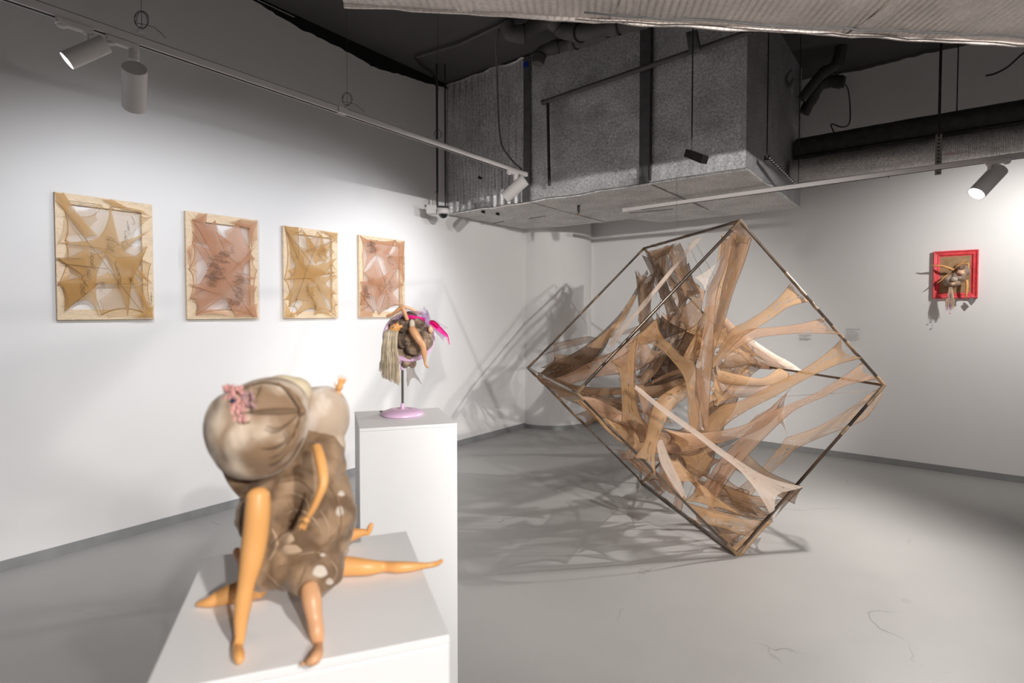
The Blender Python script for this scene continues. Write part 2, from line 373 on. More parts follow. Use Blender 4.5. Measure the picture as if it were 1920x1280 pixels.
# torn tape slits on the underside
sl = mat('torn_slit', (.02, .02, .02), .7)
for a, c in (((1165, 394), (1240, 386)), ((1180, 400), (1262, 392)), ((992, 410), (1024, 405)), ((925, 419), (945, 415)), ((1290, 377), (1335, 372))):
    p, q = on_z(*a, DZ-.004), on_z(*c, DZ-.004)
    MB().bar(p, q, .007, .003).build('torn_slit', sl, duct)
for a in ((900, 333), (906, 397), (933, 401)):
    p = on_y(*a, DY-.03) if a[1] < 390 else on_z(*a, DZ-.012)
    MB().box(p, (.035, .02, .022), Matrix.Rotation(.4, 3, 'Y')).build('black_clip', M['tar'], duct)
# ------------------------------------------------------------------ near foil duct across the top
NZ = 2.6
A = on_z(645, 8, NZ); B = on_z(1925, 83, NZ); ab = (B-A).normalized(); pr = V((ab.y, -ab.x, 0)); 
if pr.dot(V((-SY, CY, 0))) > 0: pr = -pr
near = empty('foil_duct', tuple(A), 'wide pale foil wrapped duct crossing the top edge nearest the viewer', 'air duct')
B2 = B+ab*1.6; A2 = on_z(600, -6, NZ); A3 = A2 + pr*1.2 - ab*.05
vs, fs = sheet(A+V((0, 0, 0)), B2, B2+pr*1.3, A+pr*1.3, 90, 26, .010, 3, (0, 0, 1))
nb = MB().add(vs, fs); nb.build('underside', M['foil_near'], near)
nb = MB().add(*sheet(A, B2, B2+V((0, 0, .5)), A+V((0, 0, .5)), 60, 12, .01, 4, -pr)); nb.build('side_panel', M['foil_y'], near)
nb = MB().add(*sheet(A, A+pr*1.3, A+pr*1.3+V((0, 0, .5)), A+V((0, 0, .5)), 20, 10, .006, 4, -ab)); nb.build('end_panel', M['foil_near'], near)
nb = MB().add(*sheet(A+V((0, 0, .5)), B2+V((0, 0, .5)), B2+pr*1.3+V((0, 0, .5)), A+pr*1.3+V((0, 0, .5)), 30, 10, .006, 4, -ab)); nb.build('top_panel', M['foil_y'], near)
lip = MB(); q = [A+ab*(i*.05)+V((0, 0, -.004)) for i in range(90)]
lip.tube(crumple(q[::6], .008, 4), .009, 6); lip.build('folded_edge', M['foil_near'], near)
for k, off in enumerate((.055,)):
    st = MB()
    pts = crumple([A+ab*x+pr*(off+.012*math.sin(x*3))+V((0, 0, -.008)) for x in (.9, 1.3, 1.8, 2.3, 2.9, 3.4)], .006, 7+k)
    st.tube(pts, .0035, 6); st.build('foil_seam', M['strap'], near)
for x in (.42, 1.02, 2.02):
    st = MB(); st.add(*sheet(A+ab*x+V((0, 0, -.005)), A+ab*(x+.06)+V((0, 0, -.005)), A+ab*(x+.06)+pr*1.2+V((0, 0, -.005)), A+ab*x+pr*1.2+V((0, 0, -.005)), 3, 24, .006, 14, (0, 0, 1)))
    st.build('joint_tape', M['foil_near'], near)
# ------------------------------------------------------------------ lighting tracks and spot lamps
def track(name, a, b, label, w=.034, h=.032):
    a, b = V(a), V(b); t = empty(name, tuple(a), label, 'lighting track')
    MB().bar(a, b, w, h).build('rail', M['white'], t, smooth=False, bevel=.002)
    d = (b-a).normalized(); sd = d.cross(V((0, 0, 1)))
    MB().bar(a-V((0, 0, h/2+.0005)), b-d*.18-V((0, 0, h/2+.0005)), .010, .003).build('slot', M['tar'], t, smooth=False)
    MB().bar(a+V((0, 0, h/2)), b+V((0, 0, h/2)), w*1.04, .003).build('top_edge', M['cable'], t, smooth=False)
    MB().bar(b-d*.03, b+d*.012, w*1.1, h*1.12).build('end_cap', M['white'], t, smooth=False, bevel=.003)
    return t
TZ = 2.6
TA0 = on_z(45, 4, TZ); TA1 = on_z(985, 327, TZ); dA = (TA1-TA0).normalized()
tA = track('lighting_track', TA0-dA*1.2, TA1, 'long white lighting track running diagonally across the upper left of the view')
j = on_z(640, 208, TZ); MB().bar(j-dA*.03, j+dA*.03, .04, .036).build('joint', M['white'], tA, smooth=False, bevel=.002)
TB0 = on_z(1170, 394, 2.42); TB1 = on_z(1920, 291, 2.42); dB = (TB1-TB0).normalized()
tB = track('lighting_track', TB1+dB*1.6, TB0, 'white lighting track under the foil duct on the right side')
j = on_z(1666, 328, 2.42); MB().bar(j-dB*.003, j+dB*.003, .036, .034).build('joint', M['cable'], tB, smooth=False)
def lamp(px, py, tz, dirv, label, lit, tdir, drop=.085, rot=False, L=.215, R=.049, watts=0, deg=80, color=COOL, rows=True):
    top = on_z(px, py, tz-.018)
    o = empty('track_spotlight', tuple(top), label, 'spotlight', 'white cylinder spotlights on the ceiling tracks')
    tdir = V(tdir).normalized(); d = V(dirv).normalized()
    b = MB(); b.bar(top-tdir*.075-V((0, 0, .012)), top+tdir*.045-V((0, 0, .012)), .032, .026)
    b.build('adapter', M['white'], o, smooth=False, bevel=.005)
    MB().ball(top-tdir*.055-V((0, 0, .028)), (.016, .016, .008), 12).build('lock_knob', M['white'], o)
    st = top+tdir*.028-V((0, 0, .024))
    c = st-V((0, 0, drop))
    if rot: MB().lathe([(.020, 0), (.021, -.018), (.0195, -.019), (.0195, -.022), (.0205, -.023), (.020, -.045), (.012, -.052)], st+V((0, 0, .003)), 24).build('swivel', M['white'], o)
    else: MB().lathe([(.019, 0), (.017, -.006), (.010, -.009)], st+V((0, 0, .003)), 24).build('swivel', M['white'], o)
    Rm = d.to_track_quat('Z', 'Y').to_matrix()
    hb = c - d*(L*.18)                                   # the stem holds the head near its back third
    b = MB(); b.box((st+c)/2, (.016, .008, drop)); b.build('stem', M['white'], o, smooth=False, bevel=.002)
    b = MB(); b.lathe([(R*.93, 0.004), (R*.96, .001), (R, .004), (R, L), (R*.93, L), (R*.90, L-.022), (0, L-.024)] if False else
                      [(0, .003), (R*.94, .003), (R*.95, 0), (R, .002), (R, L), (R*.94, L), (R*.9, L-.010)], hb-d*L*.28, 48, Rm)
    hd = b.build('head', M['white'], o, angle=30)
    fc = hb-d*L*.28+d*(L-.010)
    b = MB(); b.lathe([(0, 0), (R*.9, 0)], fc, 32, Rm); b.build('lens', M['lens'] if lit else M['lens_off'], hd, smooth=False)
    if lit:
        sp = spot('lamp_light', fc+d*.016, fc+d, watts, deg, .85, color, .03)
    return o
lamp(148, 46, TZ, (-.30, -1.0, -.84), 'lit white cylinder spotlight at the far left end of the left track', True, dA, watts=40, deg=120, L=.16, R=.034, drop=.07)
lamp(236, 78, TZ, (-1, .3, -.68), 'white cylinder spotlight hanging on the left track with its round back cap showing', True, dA, rot=True, watts=52, deg=120, drop=.15, L=.2, R=.046)
lamp(963, 322, TZ, (-1, -.35, -.8), 'white cylinder spotlight at the end of the left track before the foil duct', True, dA, rot=True, watts=46, deg=115, drop=.10)
lamp(1866, 300, 2.42, (-.62, -.55, -.86), 'glowing white cylinder spotlight on the right track near the red frame', True, -dB, watts=330, deg=120, color=NEUT, drop=.10)
# suspension wires with their spare length coiled above the rail
def hang_wire(px, py, tz, label, seed, coil=.035, tail=True):
    p = on_z(px, py, tz+.026); o = empty('suspension_wire', tuple(p), label, 'suspension wire')
    b = MB(); b.tube([p, V((p.x, p.y, CZ))], .0011, 6); b.build('wire', M['wire'], o)
    MB().box(p+V((0, 0, .006)), (.02, .03, .014)).build('clip', M['white'], o, bevel=.002, smooth=False)
    r = random.Random(seed); c = p+V((0, 0, .055)); pts = []
    ax = V((CY, SY, 0)).normalized()
    for i in range(60):
        q = i/60*2*math.pi*2.6; rr = coil*(1+.06*math.sin(q*.7+seed))
        pts.append(c+ax*math.cos(q)*rr*.75+V((0, 0, 1))*math.sin(q)*rr+V((0, .004*math.sin(q*1.3), 0)))
    if tail: pts += [c+ax*.05+V((0, 0, -.03)), c+ax*.10+V((0, 0, -.075))]
    MB().tube(cr(pts, 2), .0012, 5).build('coil', M['wire'], o)
    return o
hang_wire(266, 62, TZ, 'thin wire with a spare coil above the left track near its two lamps', 1)
hang_wire(651, 204, TZ, 'thin wire with a loop above the joint in the middle of the left track', 2)
hang_wire(821, 266, TZ, 'thin wire with a loop near the corner end of the left track', 5, .03, False)
# power cable from the ceiling down to the end of the left track
p = [at(962, 28, 4.7), at(940, 45, 4.72), at(931, 75, 4.75), at(932, 150, 4.78), at(938, 260, 4.78), at(955, 295, 4.74)]
p.append(TA1-dA*.06+V((0, 0, .03)))
k = MB().tube(cr(p, 8), .009, 8).build('power_cable', M['cable'])
tag(k, 'grey power cable hanging down the foil duct to the end of the left track', 'cable')
# ------------------------------------------------------------------ camera box and risers in the left corner
q0 = on_x(818, 385, LX); 
cb = empty('security_camera', tuple(at(812, 392, 5.35)), 'white junction box with black dome camera hanging in the left corner beside the duct', 'security camera')
w = at(806, 392, 5.35)
MB().box(at(810, 393, 5.35), (.10, .10, .085), Matrix.Rotation(YAW, 3, 'Z')).build('junction_box', M['white'], cb, smooth=False, bevel=.008)
MB().bar(at(797, 386, 5.33), at(841, 388, 5.33), .05, .012).build('bracket', M['blackpipe'], cb, smooth=False)
c = at(831, 398, 5.3)
MB().lathe([(0, .03), (.055, .03), (.062, .015), (.062, -.01), (.05, -.018)], c, 32).build('camera_ring', M['white'], cb)
MB().ball(c+V((0, 0, -.015)), .043, 24).build('dome', M['dome'], cb)
for px, lab in ((820, 'black conduit rising from the corner camera to the ceiling'), (835, 'thin black threaded rod rising beside the foil duct in the left corner')):
    a = at(px, 386, 5.33); r = .011 if px == 820 else .007
    tag(MB().tube([a, V((a.x, a.y, CZ))], r, 8).build('conduit' if px == 820 else 'threaded_rod', M['blackpipe']), lab, 'conduit' if px == 820 else 'rod')
MB_ = MB().tube(cr([at(811, 389, 5.31), at(812, 370, 5.31), at(819, 355, 5.32)], 6), .004, 6).build('cable_tail', M['cable'], cb)
# ceiling conduits
a = [on_z(948, 42, 3.79), on_z(862, 82, 3.79), on_z(780, 107, 3.79)]
tag(MB().tube(a, .012, 8).build('ceiling_conduit', M['greypipe']), 'grey conduit running along the dark ceiling toward the left corner', 'conduit')
a = [on_z(779, 108, 3.785), on_z(790, 124, 3.785), on_z(813, 142, 3.78), at(820, 168, 5.33)]
tag(MB().tube(cr(a, 6), .012, 8).build('bent_conduit', M['blackpipe']), 'black conduit bending off the ceiling into the left corner', 'conduit')
# drain pipes under the ceiling behind the near duct
def pipe(pts, r, label, name='drain_pipe', m='greypipe', collars=(), group=None, mat2='blackpipe', into=None):
    pts = [V(p) for p in pts]; o = into or empty(name, tuple(pts[0]), label, 'pipe', group)
    c = cr(pts, 8); MB().tube(c, r, 20).build('pipe_run', M[m], o)
    for f in collars:
        i = int(f*(len(c)-2)); d = (c[i+1]-c[i]).normalized()
        MB().tube([c[i]-d*r*.55, c[i]+d*r*.55], r*1.14, 20).build('collar', M[m], o)
        MB().tube([c[i]+d*r*.5, c[i]+d*r*.75], r*1.2, 20).build('clamp_ring', M[mat2], o)
    return o
big = pipe([at(950, 45, 4.5), at(958, 62, 4.5), at(985, 62, 4.5), at(1010, 44, 4.5), at(1035, 40, 4.5), at(1058, 58, 4.5), at(1100, 60, 4.3), at(1150, 48, 4.18), at(1215, 36, 4.05)], .062,
     'fat grey drain pipe with bends tucked between the ceiling and the near duct', collars=(.22, .55, .72, .9))
pipe([at(1008, 120, 4.72), at(1014, 100, 4.72), at(1035, 90, 4.7), at(1075, 80, 4.65), at(1110, 72, 4.45), at(1140, 58, 4.25)], .05,
     '', collars=(.12, .45, .62), into=big)
tag(MB().tube(cr([at(935, 58, 4.6), at(960, 30, 4.5), at(1010, 18, 4.45), at(1100, 34, 4.3), at(1190, 36, 4.2)], 8), .012, 8).build('black_cable', M['blackpipe']), 'black cable looping above the fat grey drain pipe', 'cable')
# sprinkler pipe in front of the duct face
FY_ = DY-.07
p0 = on_y(1018, 192, FY_); p1 = on_y(1410, 58, FY_)
pipe([p0, p1], .02, 'straight dark sprinkler pipe slanting across the front of the foil duct', 'sprinkler_pipe', 'greypipe', (.02,))
pipe([on_y(1027, 196, FY_), on_y(1030, 348, FY_)], .013, 'short black pipe dropping down the foil duct from the sprinkler pipe', 'sprinkler_pipe', 'blackpipe', (.04, .97))
s = on_z(1085, 385, DZ-.002); so = empty('fire_sprinkler', tuple(s), 'small brass fire sprinkler hanging below the foil duct', 'sprinkler')
MB().lathe([(.014, 0), (.014, -.05), (.009, -.055), (.009, -.075)], s, 16).build('body', M['steel'], so)
MB().lathe([(.004, -.075), (.006, -.09), (.014, -.092), (.014, -.095), (0, -.096)], s, 16).build('deflector', M['brass'], so)
# hanger in front of the duct
hz = at(1307, 296, 3.72)
ho = empty('pipe_hanger', tuple(hz), 'dark strut end hanging on a threaded rod before the right half of the foil duct', 'hanger')
a_ = at(1289, 287, 3.72); b_ = at(1322, 300, 3.56)
MB().bar(a_, b_, .05, .05).build('strut', M['steel'], ho, smooth=False, bevel=.004)
MB().tube([at(1297, 284, 3.70), V((*at(1297, 284, 3.70).xy, 3.2)), V((*at(1297, 284, 3.70).xy, CZ))], .0045, 6).build('threaded_rod', M['blackpipe'], ho)
# foil bracket scrap around the rod
MB().add(*sheet(on_y(1286, 60, 4.0), on_y(1292, 102, 4.0), on_y(1316, 94, 4.0), on_y(1308, 56, 4.0), 8, 14, .04, 3, (0, -1, 0))).build('foil_scrap', M['strap'], ho)
# struts and rods at the duct end
s0 = at(1437, 296, 4.05); s1 = at(1487, 346, 4.5)
st = empty('slotted_strut', tuple(s0), 'slotted metal strut carrying the round duct beside the foil duct end', 'strut')
MB().bar(s0, s1, .035, .035).build('channel', M['steel'], st, smooth=False)
for i in range(14):
    q = s0.lerp(s1, (i+.5)/14); MB().box(q+V((.015, -.012, 0)), (.018, .018, .006)).build('slot', M['foil'], st, smooth=False)
for (px, py, t, lab) in ((1438, 296, 4.05, 'thin black rod holding the near end of the slotted strut'), (1497, 346, 4.52, 'thin black rod holding the far end of the slotted strut')):
    a = at(px, py, t); tag(MB().tube([a, V((a.x, a.y, CZ))], .0045, 6).build('threaded_rod', M['blackpipe']), lab, 'rod')
# round ducts at the right
o = empty('round_duct', (DX, 5.6, 2.83), 'dark insulated round duct running from the foil duct to the right', 'air duct')
x0 = DX+.03
def duct_run(y, z, r, seed, ax=1.0, az=1.0, x1=3.4, nseg=90):
    vs = []; fs = []; n = 36
    for i in range(nseg+1):
        x = x0+(x1-x0)*i/nseg
        for j in range(n):
            q = 2*math.pi*j/n; p = V((x, math.cos(q), math.sin(q)))
            k = 1+.05*mnoise.noise(V((x*2.5, p.y*1.5, p.z*1.5+seed)))+.02*mnoise.noise(V((x*9, p.y*4, p.z*4+seed)))
            vs.append((x, y+math.cos(q)*r*ax*k, z+math.sin(q)*r*az*k))
    for i in range(nseg):
        for j in range(n): fs.append((i*n+j, i*n+(j+1) % n, (i+1)*n+(j+1) % n, (i+1)*n+j))
    return vs, fs
MB().add(*duct_run(5.68, 2.93, .12, 1)).build('insulation_sleeve', M['darkfoil'], o)
MB().tube(crumple([(x0, 5.545, 2.86), (0, 5.545, 2.86), (1.5, 5.545, 2.86), (3, 5.545, 2.86)], .01, 3), .005, 6).build('sleeve_seam', M['tar'], o)
o = empty('foil_pipe', (DX, 5.55, 2.70), 'pale foil wrapped round duct under the dark one on the right', 'air duct')
M['foil_round'] = foil('round_duct_foil', (.50, .48, .47), 'X', 160, .35, .4, .3, .42)
MB().add(*duct_run(5.50, 2.715, .11, 9, 1.1, .9)).build('foil_wrap', M['foil_round'], o)
for i, (zz, yy) in enumerate(((2.70, 5.405), (2.655, 5.435))):
    MB().tube(crumple([(x0, yy, zz), (0, yy, zz+.01), (1.0, yy, zz), (2, yy, zz+.01), (3, yy, zz)], .012, 30+i), .0028, 6).build('foil_seam', M['tar'], o)
rt = mat('red_marked_tape', (.75, .62, .6), .5, var=.2, vscale=40)
pa = on_y(1780, 290, 5.40)
MB().box((pa.x, 5.402, 2.675), (.13, .012, .07)).build('tape_patch', M['white'], o, bevel=.003)
rd = mat('red_marker', (.75, .10, .07), .6)
for i in range(9):
    x = pa.x-.055+.012*i; z = 2.655+.035*((i*5) % 3)/2
    MB().bar((x-.01, 5.394, z), (x+.012, 5.394, z+.008), .003, .003, (0, 1, 0)).build('red_mark', rd, o)
# drop rods over the right track
a = at(1762, 78, 3.55); bkt = at(1759, 250, 3.55)
o = empty('perforated_hanger', tuple(bkt), 'perforated metal bracket on a rod carrying the right lighting track', 'hanger')
tpos = on_z(1759, 313, 2.42); zt = at(1760, 252, tpos.length and 3.72).z
dep = (tpos.x*-SY+tpos.y*CY)
bz = at(1758, 252, dep+.03).z; bz2 = at(1758, 328, dep+.03).z
MB().box((tpos.x, tpos.y+.03, (bz+bz2)/2), (.036, .006, bz-bz2)).build('perforated_plate', M['cable'], o, smooth=False, bevel=.002)
for i in range(11):
    z = bz2+(bz-bz2)*(i+.5)/11
    MB().box((tpos.x, tpos.y+.0265, z), (.012, .003, .008)).build('plate_hole', M['tar'], o, smooth=False)
MB().tube([V((tpos.x, tpos.y+.03, bz-.02)), V((tpos.x, tpos.y+.03, CZ))], .008, 8).build('rod', M['steel'], o)
a = on_y(1794, 210, 5.68); tag(MB().tube([V((a.x, a.y, 3.03)), V((a.x, a.y, CZ))], .005, 6).build('threaded_rod', M['blackpipe']), 'thin rod between the ceiling and the dark round duct on the right', 'rod')
# pipes in the dark behind the duct end
pipe([(DX+.05, 5.72, 3.42), on_y(1540, 140, 5.72), on_y(1567, 122, 5.72), on_y(1575, 100, 5.72), V((*on_y(1577, 92, 5.72).xy, CZ-.01))], .045, 'dark pipe rising to the ceiling from behind the foil duct end', 'drain_pipe', 'blackpipe', (.3, .6))
pipe([(DX+.05, 5.85, 3.33), on_y(1540, 158, 5.85), on_y(1583, 154, 5.85)], .05, 'dark pipe stub with black clamps under the rising pipe', 'drain_pipe', 'blackpipe', (.3, .6, .9))
e = on_y(1483, 148, 5.9); MB().tube(crumple([on_y(1482, 132, 4.9), on_y(1476, 146, 4.9), on_y(1481, 162, 4.9), on_y(1488, 146, 4.9)], .02, 3), .012, 8).build('foil_collar', M['strap'], duct)
tag(MB().tube(cr([on_y(1586, 159, 5.86), on_y(1591, 172, 6.1), on_y(1594, 205, 6.2), on_y(1592, 232, 6.2), on_y(1578, 238, 6.2), on_y(1558, 233, 6.2), on_y(1568, 256, 6.2)], 8), .006, 6).build('loose_cable', M['blackpipe']), 'thin black cable dangling in a hook shape in front of the back wall', 'cable')
tag(MB().tube(cr([V((*on_y(2040, 40, 6.1).xy, CZ)), on_y(2000, 60, 6.1), on_y(1930, 92, 6.1), on_y(1890, 125, 6.1), on_y(1865, 138, 6.1), on_y(1848, 142, 6.1)], 8), .008, 6).build('loose_cable', M['blackpipe']), 'stiff black cable end poking in from the upper right corner', 'cable')
# wall socket low on the back wall behind the cube sculpture
s = on_y(1129, 787, BY-.01)
so = empty('wall_socket', tuple(s), 'small white wall socket low on the back wall behind the cube sculpture', 'wall socket')
MB().box((s.x, BY-.008, s.z), (.08, .016, .08)).build('cover_plate', M['plinth'], so, bevel=.004)
MB().lathe([(.022, 0), (.02, .004), (0, .004)], (s.x, BY-.016, s.z), 20, Matrix.Rotation(math.pi/2, 3, 'X')).build('socket_well', M['white'], so)
# faint vinyl wall texts on the back wall
M['vinyl'] = mat('grey_vinyl_text', (.33, .31, .31), .7)
M['vinyl_l'] = mat('pale_vinyl_text', (.48, .46, .455), .7)
M['label_film'] = mat('clear_label_film', (.785, .775, .77), .6)
def wall_text(name, x0, y0, x1, y1, rows, label, film=None, seed=1):
    a = on_y(x0, y0, BY); b = on_y(x1, y1, BY); r = random.Random(seed)
    o = empty(name, (a.x, BY, b.z), label, 'wall text')
    if film:
        f0 = on_y(film[0], film[1], BY); f1 = on_y(film[2], film[3], BY)
        MB().box(((f0.x+f1.x)/2, BY-.0008, (f0.z+f1.z)/2), (f1.x-f0.x, .0016, f0.z-f1.z)).build('film', M['label_film'], o, smooth=False)
    Wd = b.x-a.x; Ht = a.z-b.z; tot = rows[-1][0]+1
    for (row, fill, bold) in rows:
        z = a.z-Ht*(row+.5)/tot; x = a.x; end = a.x+Wd*fill; m = MB(); h = Ht/tot
        while x < end:
            w_ = r.uniform(.008, .028)*(1.2 if bold else 1); k = x
            while k < min(x+w_, end):       # letter sized strokes
                lw = h*.16; lh = h*(r.choice((.45, .45, .7))); 
                m.box((k, BY-.0024, z+(lh-h*.45)/2), (lw*(1.5 if bold else 1), .0012, lh))
                if r.random() < .7: m.box((k+h*.16, BY-.0024, z+r.choice((-.2, 0, .2))*h), (h*.3, .0012, lw))
                k += h*.42
            x += w_+h*.4
        if m.v: m.build('text_line', M['vinyl' if bold else 'vinyl_l'], o, smooth=False)
    return o
wall_text('wall_label', 1587, 616, 1612, 640, [(0, 1, True), (1.5, .55, False), (2.5, .8, False), (4, 1, False), (5, .9, False), (6, 1, False), (7, .8, False), (8, .95, False), (9, 1, False), (10, .7, False)], 'block of small grey text on the back wall behind the right rod of the cube', (1584, 612, 1621, 650), 3)
wall_text('wall_label', 1499, 627, 1520, 639, [(0, 1, True), (1, 1, False), (2, .7, False), (3.6, 1, True), (4.6, 1, True), (5.6, .8, True)], 'block of small grey text on the back wall left of the other text block', (1495, 624, 1526, 652), 8)
# ------------------------------------------------------------------ stretched nylon
def nylon(name, col, alpha=.75, holes=.0, stri=.32, hem=True, dark=.42, trans=.45, hw=(.458, .474)):
    t = NT(name); t.mat.use_transparent_shadow = True if hasattr(t.mat, 'use_transparent_shadow') else None
    uv = t.n('ShaderNodeUVMap', uv_map='UVMap'); sep = t.n('ShaderNodeSeparateXYZ'); t.link(uv, 0, sep, 0)
    gr = t.n('ShaderNodeUVMap', uv_map='Grain'); m1 = t.n('ShaderNodeMapping', i_Scale=(48, 1.1, 1)); t.link(gr, 0, m1, 0)
    n1 = t.n('ShaderNodeTexNoise', i_Scale=1.0, i_Detail=3.0); t.link(m1, 0, n1, 0)
    a1 = t.ramp(n1, 'Fac', [(.32, max(0, alpha-stri)), (.62, alpha+(1-alpha)*.35 if stri else alpha)])
    # hem
    s1 = t.n('ShaderNodeMath', operation='SUBTRACT', i_1=.5); t.link(sep, 0, s1, 0)
    ab_ = t.n('ShaderNodeMath', operation='ABSOLUTE'); t.link(s1, 0, ab_, 0)
    h = t.ramp(ab_, 0, [(hw[0], 0.), (hw[1], 1.)])
    last, lo = a1, 'Color'
    if holes:
        m2 = t.n('ShaderNodeMapping', i_Scale=(15, 4.6, 1)); t.link(gr, 0, m2, 0)
        n2 = t.n('ShaderNodeTexVoronoi', i_Scale=1.0, feature='F1'); t.link(m2, 0, n2, 0)
        m3 = t.n('ShaderNodeMapping', i_Scale=(1.6, .45, 1)); t.link(gr, 0, m3, 0)
        n3 = t.n('ShaderNodeTexNoise', i_Scale=1.6, i_Detail=2.0); t.link(m3, 0, n3, 0)
        th = t.ramp(n3, 'Fac', [(.46, 0.), (.60, holes)])
        less = t.n('ShaderNodeMath', operation='LESS_THAN'); t.link(n2, 'Distance', less, 0); t.link(th, 'Color', less, 1)
        inv = t.n('ShaderNodeMath', operation='SUBTRACT', i_0=1.0); t.link(less, 0, inv, 1)
        mul = t.n('ShaderNodeMath', operation='MULTIPLY'); t.link(last, lo, mul, 0); t.link(inv, 0, mul, 1); last, lo = mul, 0
    if hem:
        mx = t.n('ShaderNodeMath', operation='MAXIMUM'); t.link(last, lo, mx, 0); hm = t.n('ShaderNodeMath', operation='MULTIPLY', i_1=.93)
        t.link(h, 'Color', hm, 0); t.link(hm, 0, mx, 1); last, lo = mx, 0
    c = t.n('ShaderNodeMix', data_type='RGBA'); t.link(h, 'Color', c, 0)
    c.inputs[6].default_value = (*col, 1); c.inputs[7].default_value = (*[x*dark for x in col], 1)
    df = t.n('ShaderNodeBsdfDiffuse'); tl = t.n('ShaderNodeBsdfTranslucent'); tr = t.n('ShaderNodeBsdfTransparent')
    t.link(c, 2, df, 0); t.link(c, 2, tl, 0)
    m = t.n('ShaderNodeMixShader'); m.inputs[0].default_value = trans; t.link(df, 0, m, 1); t.link(tl, 0, m, 2)
    gl = t.n('ShaderNodeBsdfGlossy'); gl.inputs['Roughness'].default_value = .5; gl.inputs['Color'].default_value = (.6, .5, .4, 1)
    mg = t.n('ShaderNodeMixShader'); mg.inputs[0].default_value = .05; t.link(m, 0, mg, 1); t.link(gl, 0, mg, 2)
    f = t.n('ShaderNodeMixShader'); t.link(last, lo, f, 0); t.link(tr, 0, f, 1); t.link(mg, 0, f, 2)
    t.link(f, 0, t.out, 0)
    return t.mat
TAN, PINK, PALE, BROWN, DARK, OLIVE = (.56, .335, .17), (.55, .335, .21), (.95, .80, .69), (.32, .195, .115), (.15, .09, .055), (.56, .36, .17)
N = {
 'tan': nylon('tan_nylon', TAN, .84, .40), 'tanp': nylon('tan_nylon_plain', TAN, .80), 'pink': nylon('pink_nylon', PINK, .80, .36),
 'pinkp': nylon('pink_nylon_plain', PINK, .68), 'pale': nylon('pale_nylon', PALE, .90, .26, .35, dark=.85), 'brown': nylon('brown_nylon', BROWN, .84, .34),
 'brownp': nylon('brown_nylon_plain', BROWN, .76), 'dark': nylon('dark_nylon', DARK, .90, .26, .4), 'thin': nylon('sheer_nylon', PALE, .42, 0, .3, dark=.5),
 'net': nylon('laddered_nylon', TAN, .62, .50, .5), 'thinb': nylon('sheer_brown_nylon', BROWN, .6, .30, .35),
}
def strip(st, m, parent, name='nylon_strip', e0=0, e1=0, bow=.0, nx=14, per=9):
    """st: stations (left point, right point) in 3-D"""
    Lp = [V(a) for a, b in st]; Rp = [V(b) for a, b in st]
    def ev(P_, s):
        k = len(P_)-1; s = max(0, min(k-1e-6, s*k)); i = int(s); t = s-i
        p0 = P_[max(i-1, 0)]; p1 = P_[i]; p2 = P_[i+1]; p3 = P_[min(i+2, k)]
        return .5*((2*p1)+(p2-p0)*t+(2*p0-5*p1+4*p2-p3)*t*t+(3*p1-p0-3*p2+p3)*t**3)
    ny = per*(len(st)-1); L = sum((Lp[i+1]-Lp[i]).length for i in range(len(st)-1))
    b = MB(); b.uv = []; vs = []; fs = []
    nrm = None
    for i in range(ny+1):
        s = i/ny
        for j in range(nx+1):
            w = j/nx; k = 4*w*(1-w); se = e0*k + s*(1-(e0+e1)*k)
            a = ev(Lp, se); c = ev(Rp, se); p = a.lerp(c, w)
            if bow:
                d = (ev(Lp, min(1, se+.02))-ev(Lp, max(0, se-.02))); nn = (c-a).cross(d)
                if nn.length > 1e-9: p += nn.normalized()*bow*k*(c-a).length
            vs.append(p); b.uv.append((w, se*L*3.2+L*7.3))
    for i in range(ny):
        for j in range(nx):
            q = i*(nx+1)+j; fs.append((q, q+1, q+nx+2, q+nx+1))
    b.add(vs, fs); return b.build(name, m, parent, angle=180)
def star(pts, m, parent, name='nylon_web', pull=.5, c=None, bulge=0, nrm=None, rings=9, per=12, pulls=None):
    pts = [V(p) for p in pts]; n = len(pts); c = V(c) if c is not None else sum(pts, V((0, 0, 0)))/n
    out = []
    for i in range(n):
        a, b2 = pts[i], pts[(i+1) % n]; pl = pulls[i] if pulls else pull
        mm = ((a+b2)/2).lerp(c, min(1.35, pl*1.6))
        for k in range(per):
            t = k/per; out.append(a*(1-t)**2+mm*2*t*(1-t)+b2*t*t)
    b = MB(); b.uv = []; vs = [c+(V(nrm)*bulge if nrm else V((0, 0, 0)))]; b.uv.append((.5, 0)); b.uv2 = [(0, 0)]; fs = []
    T = len(out); sz = max((q-c).length for q in out)
    for r in range(1, rings+1):
        rr = r/rings
        for k, q in enumerate(out):
            p = c.lerp(q, rr)
            if nrm: p += V(nrm)*bulge*(1-rr*rr)
            vs.append(p); b.uv.append((.5+rr*.5, k/T*6)); th = (k if k <= T/2 else T-k)/T*2; b.uv2.append((th*max(1.2, sz*9), rr*sz*3+sz*17))
    for k in range(T):
        k2 = (k+1) % T; fs.append((0, 1+k, 1+k2))
        for r in range(rings-1):
            fs.append((1+r*T+k, 1+(r+1)*T+k, 1+(r+1)*T+k2, 1+r*T+k2))
    b.add(vs, fs); return b.build(name, m, parent, angle=180)
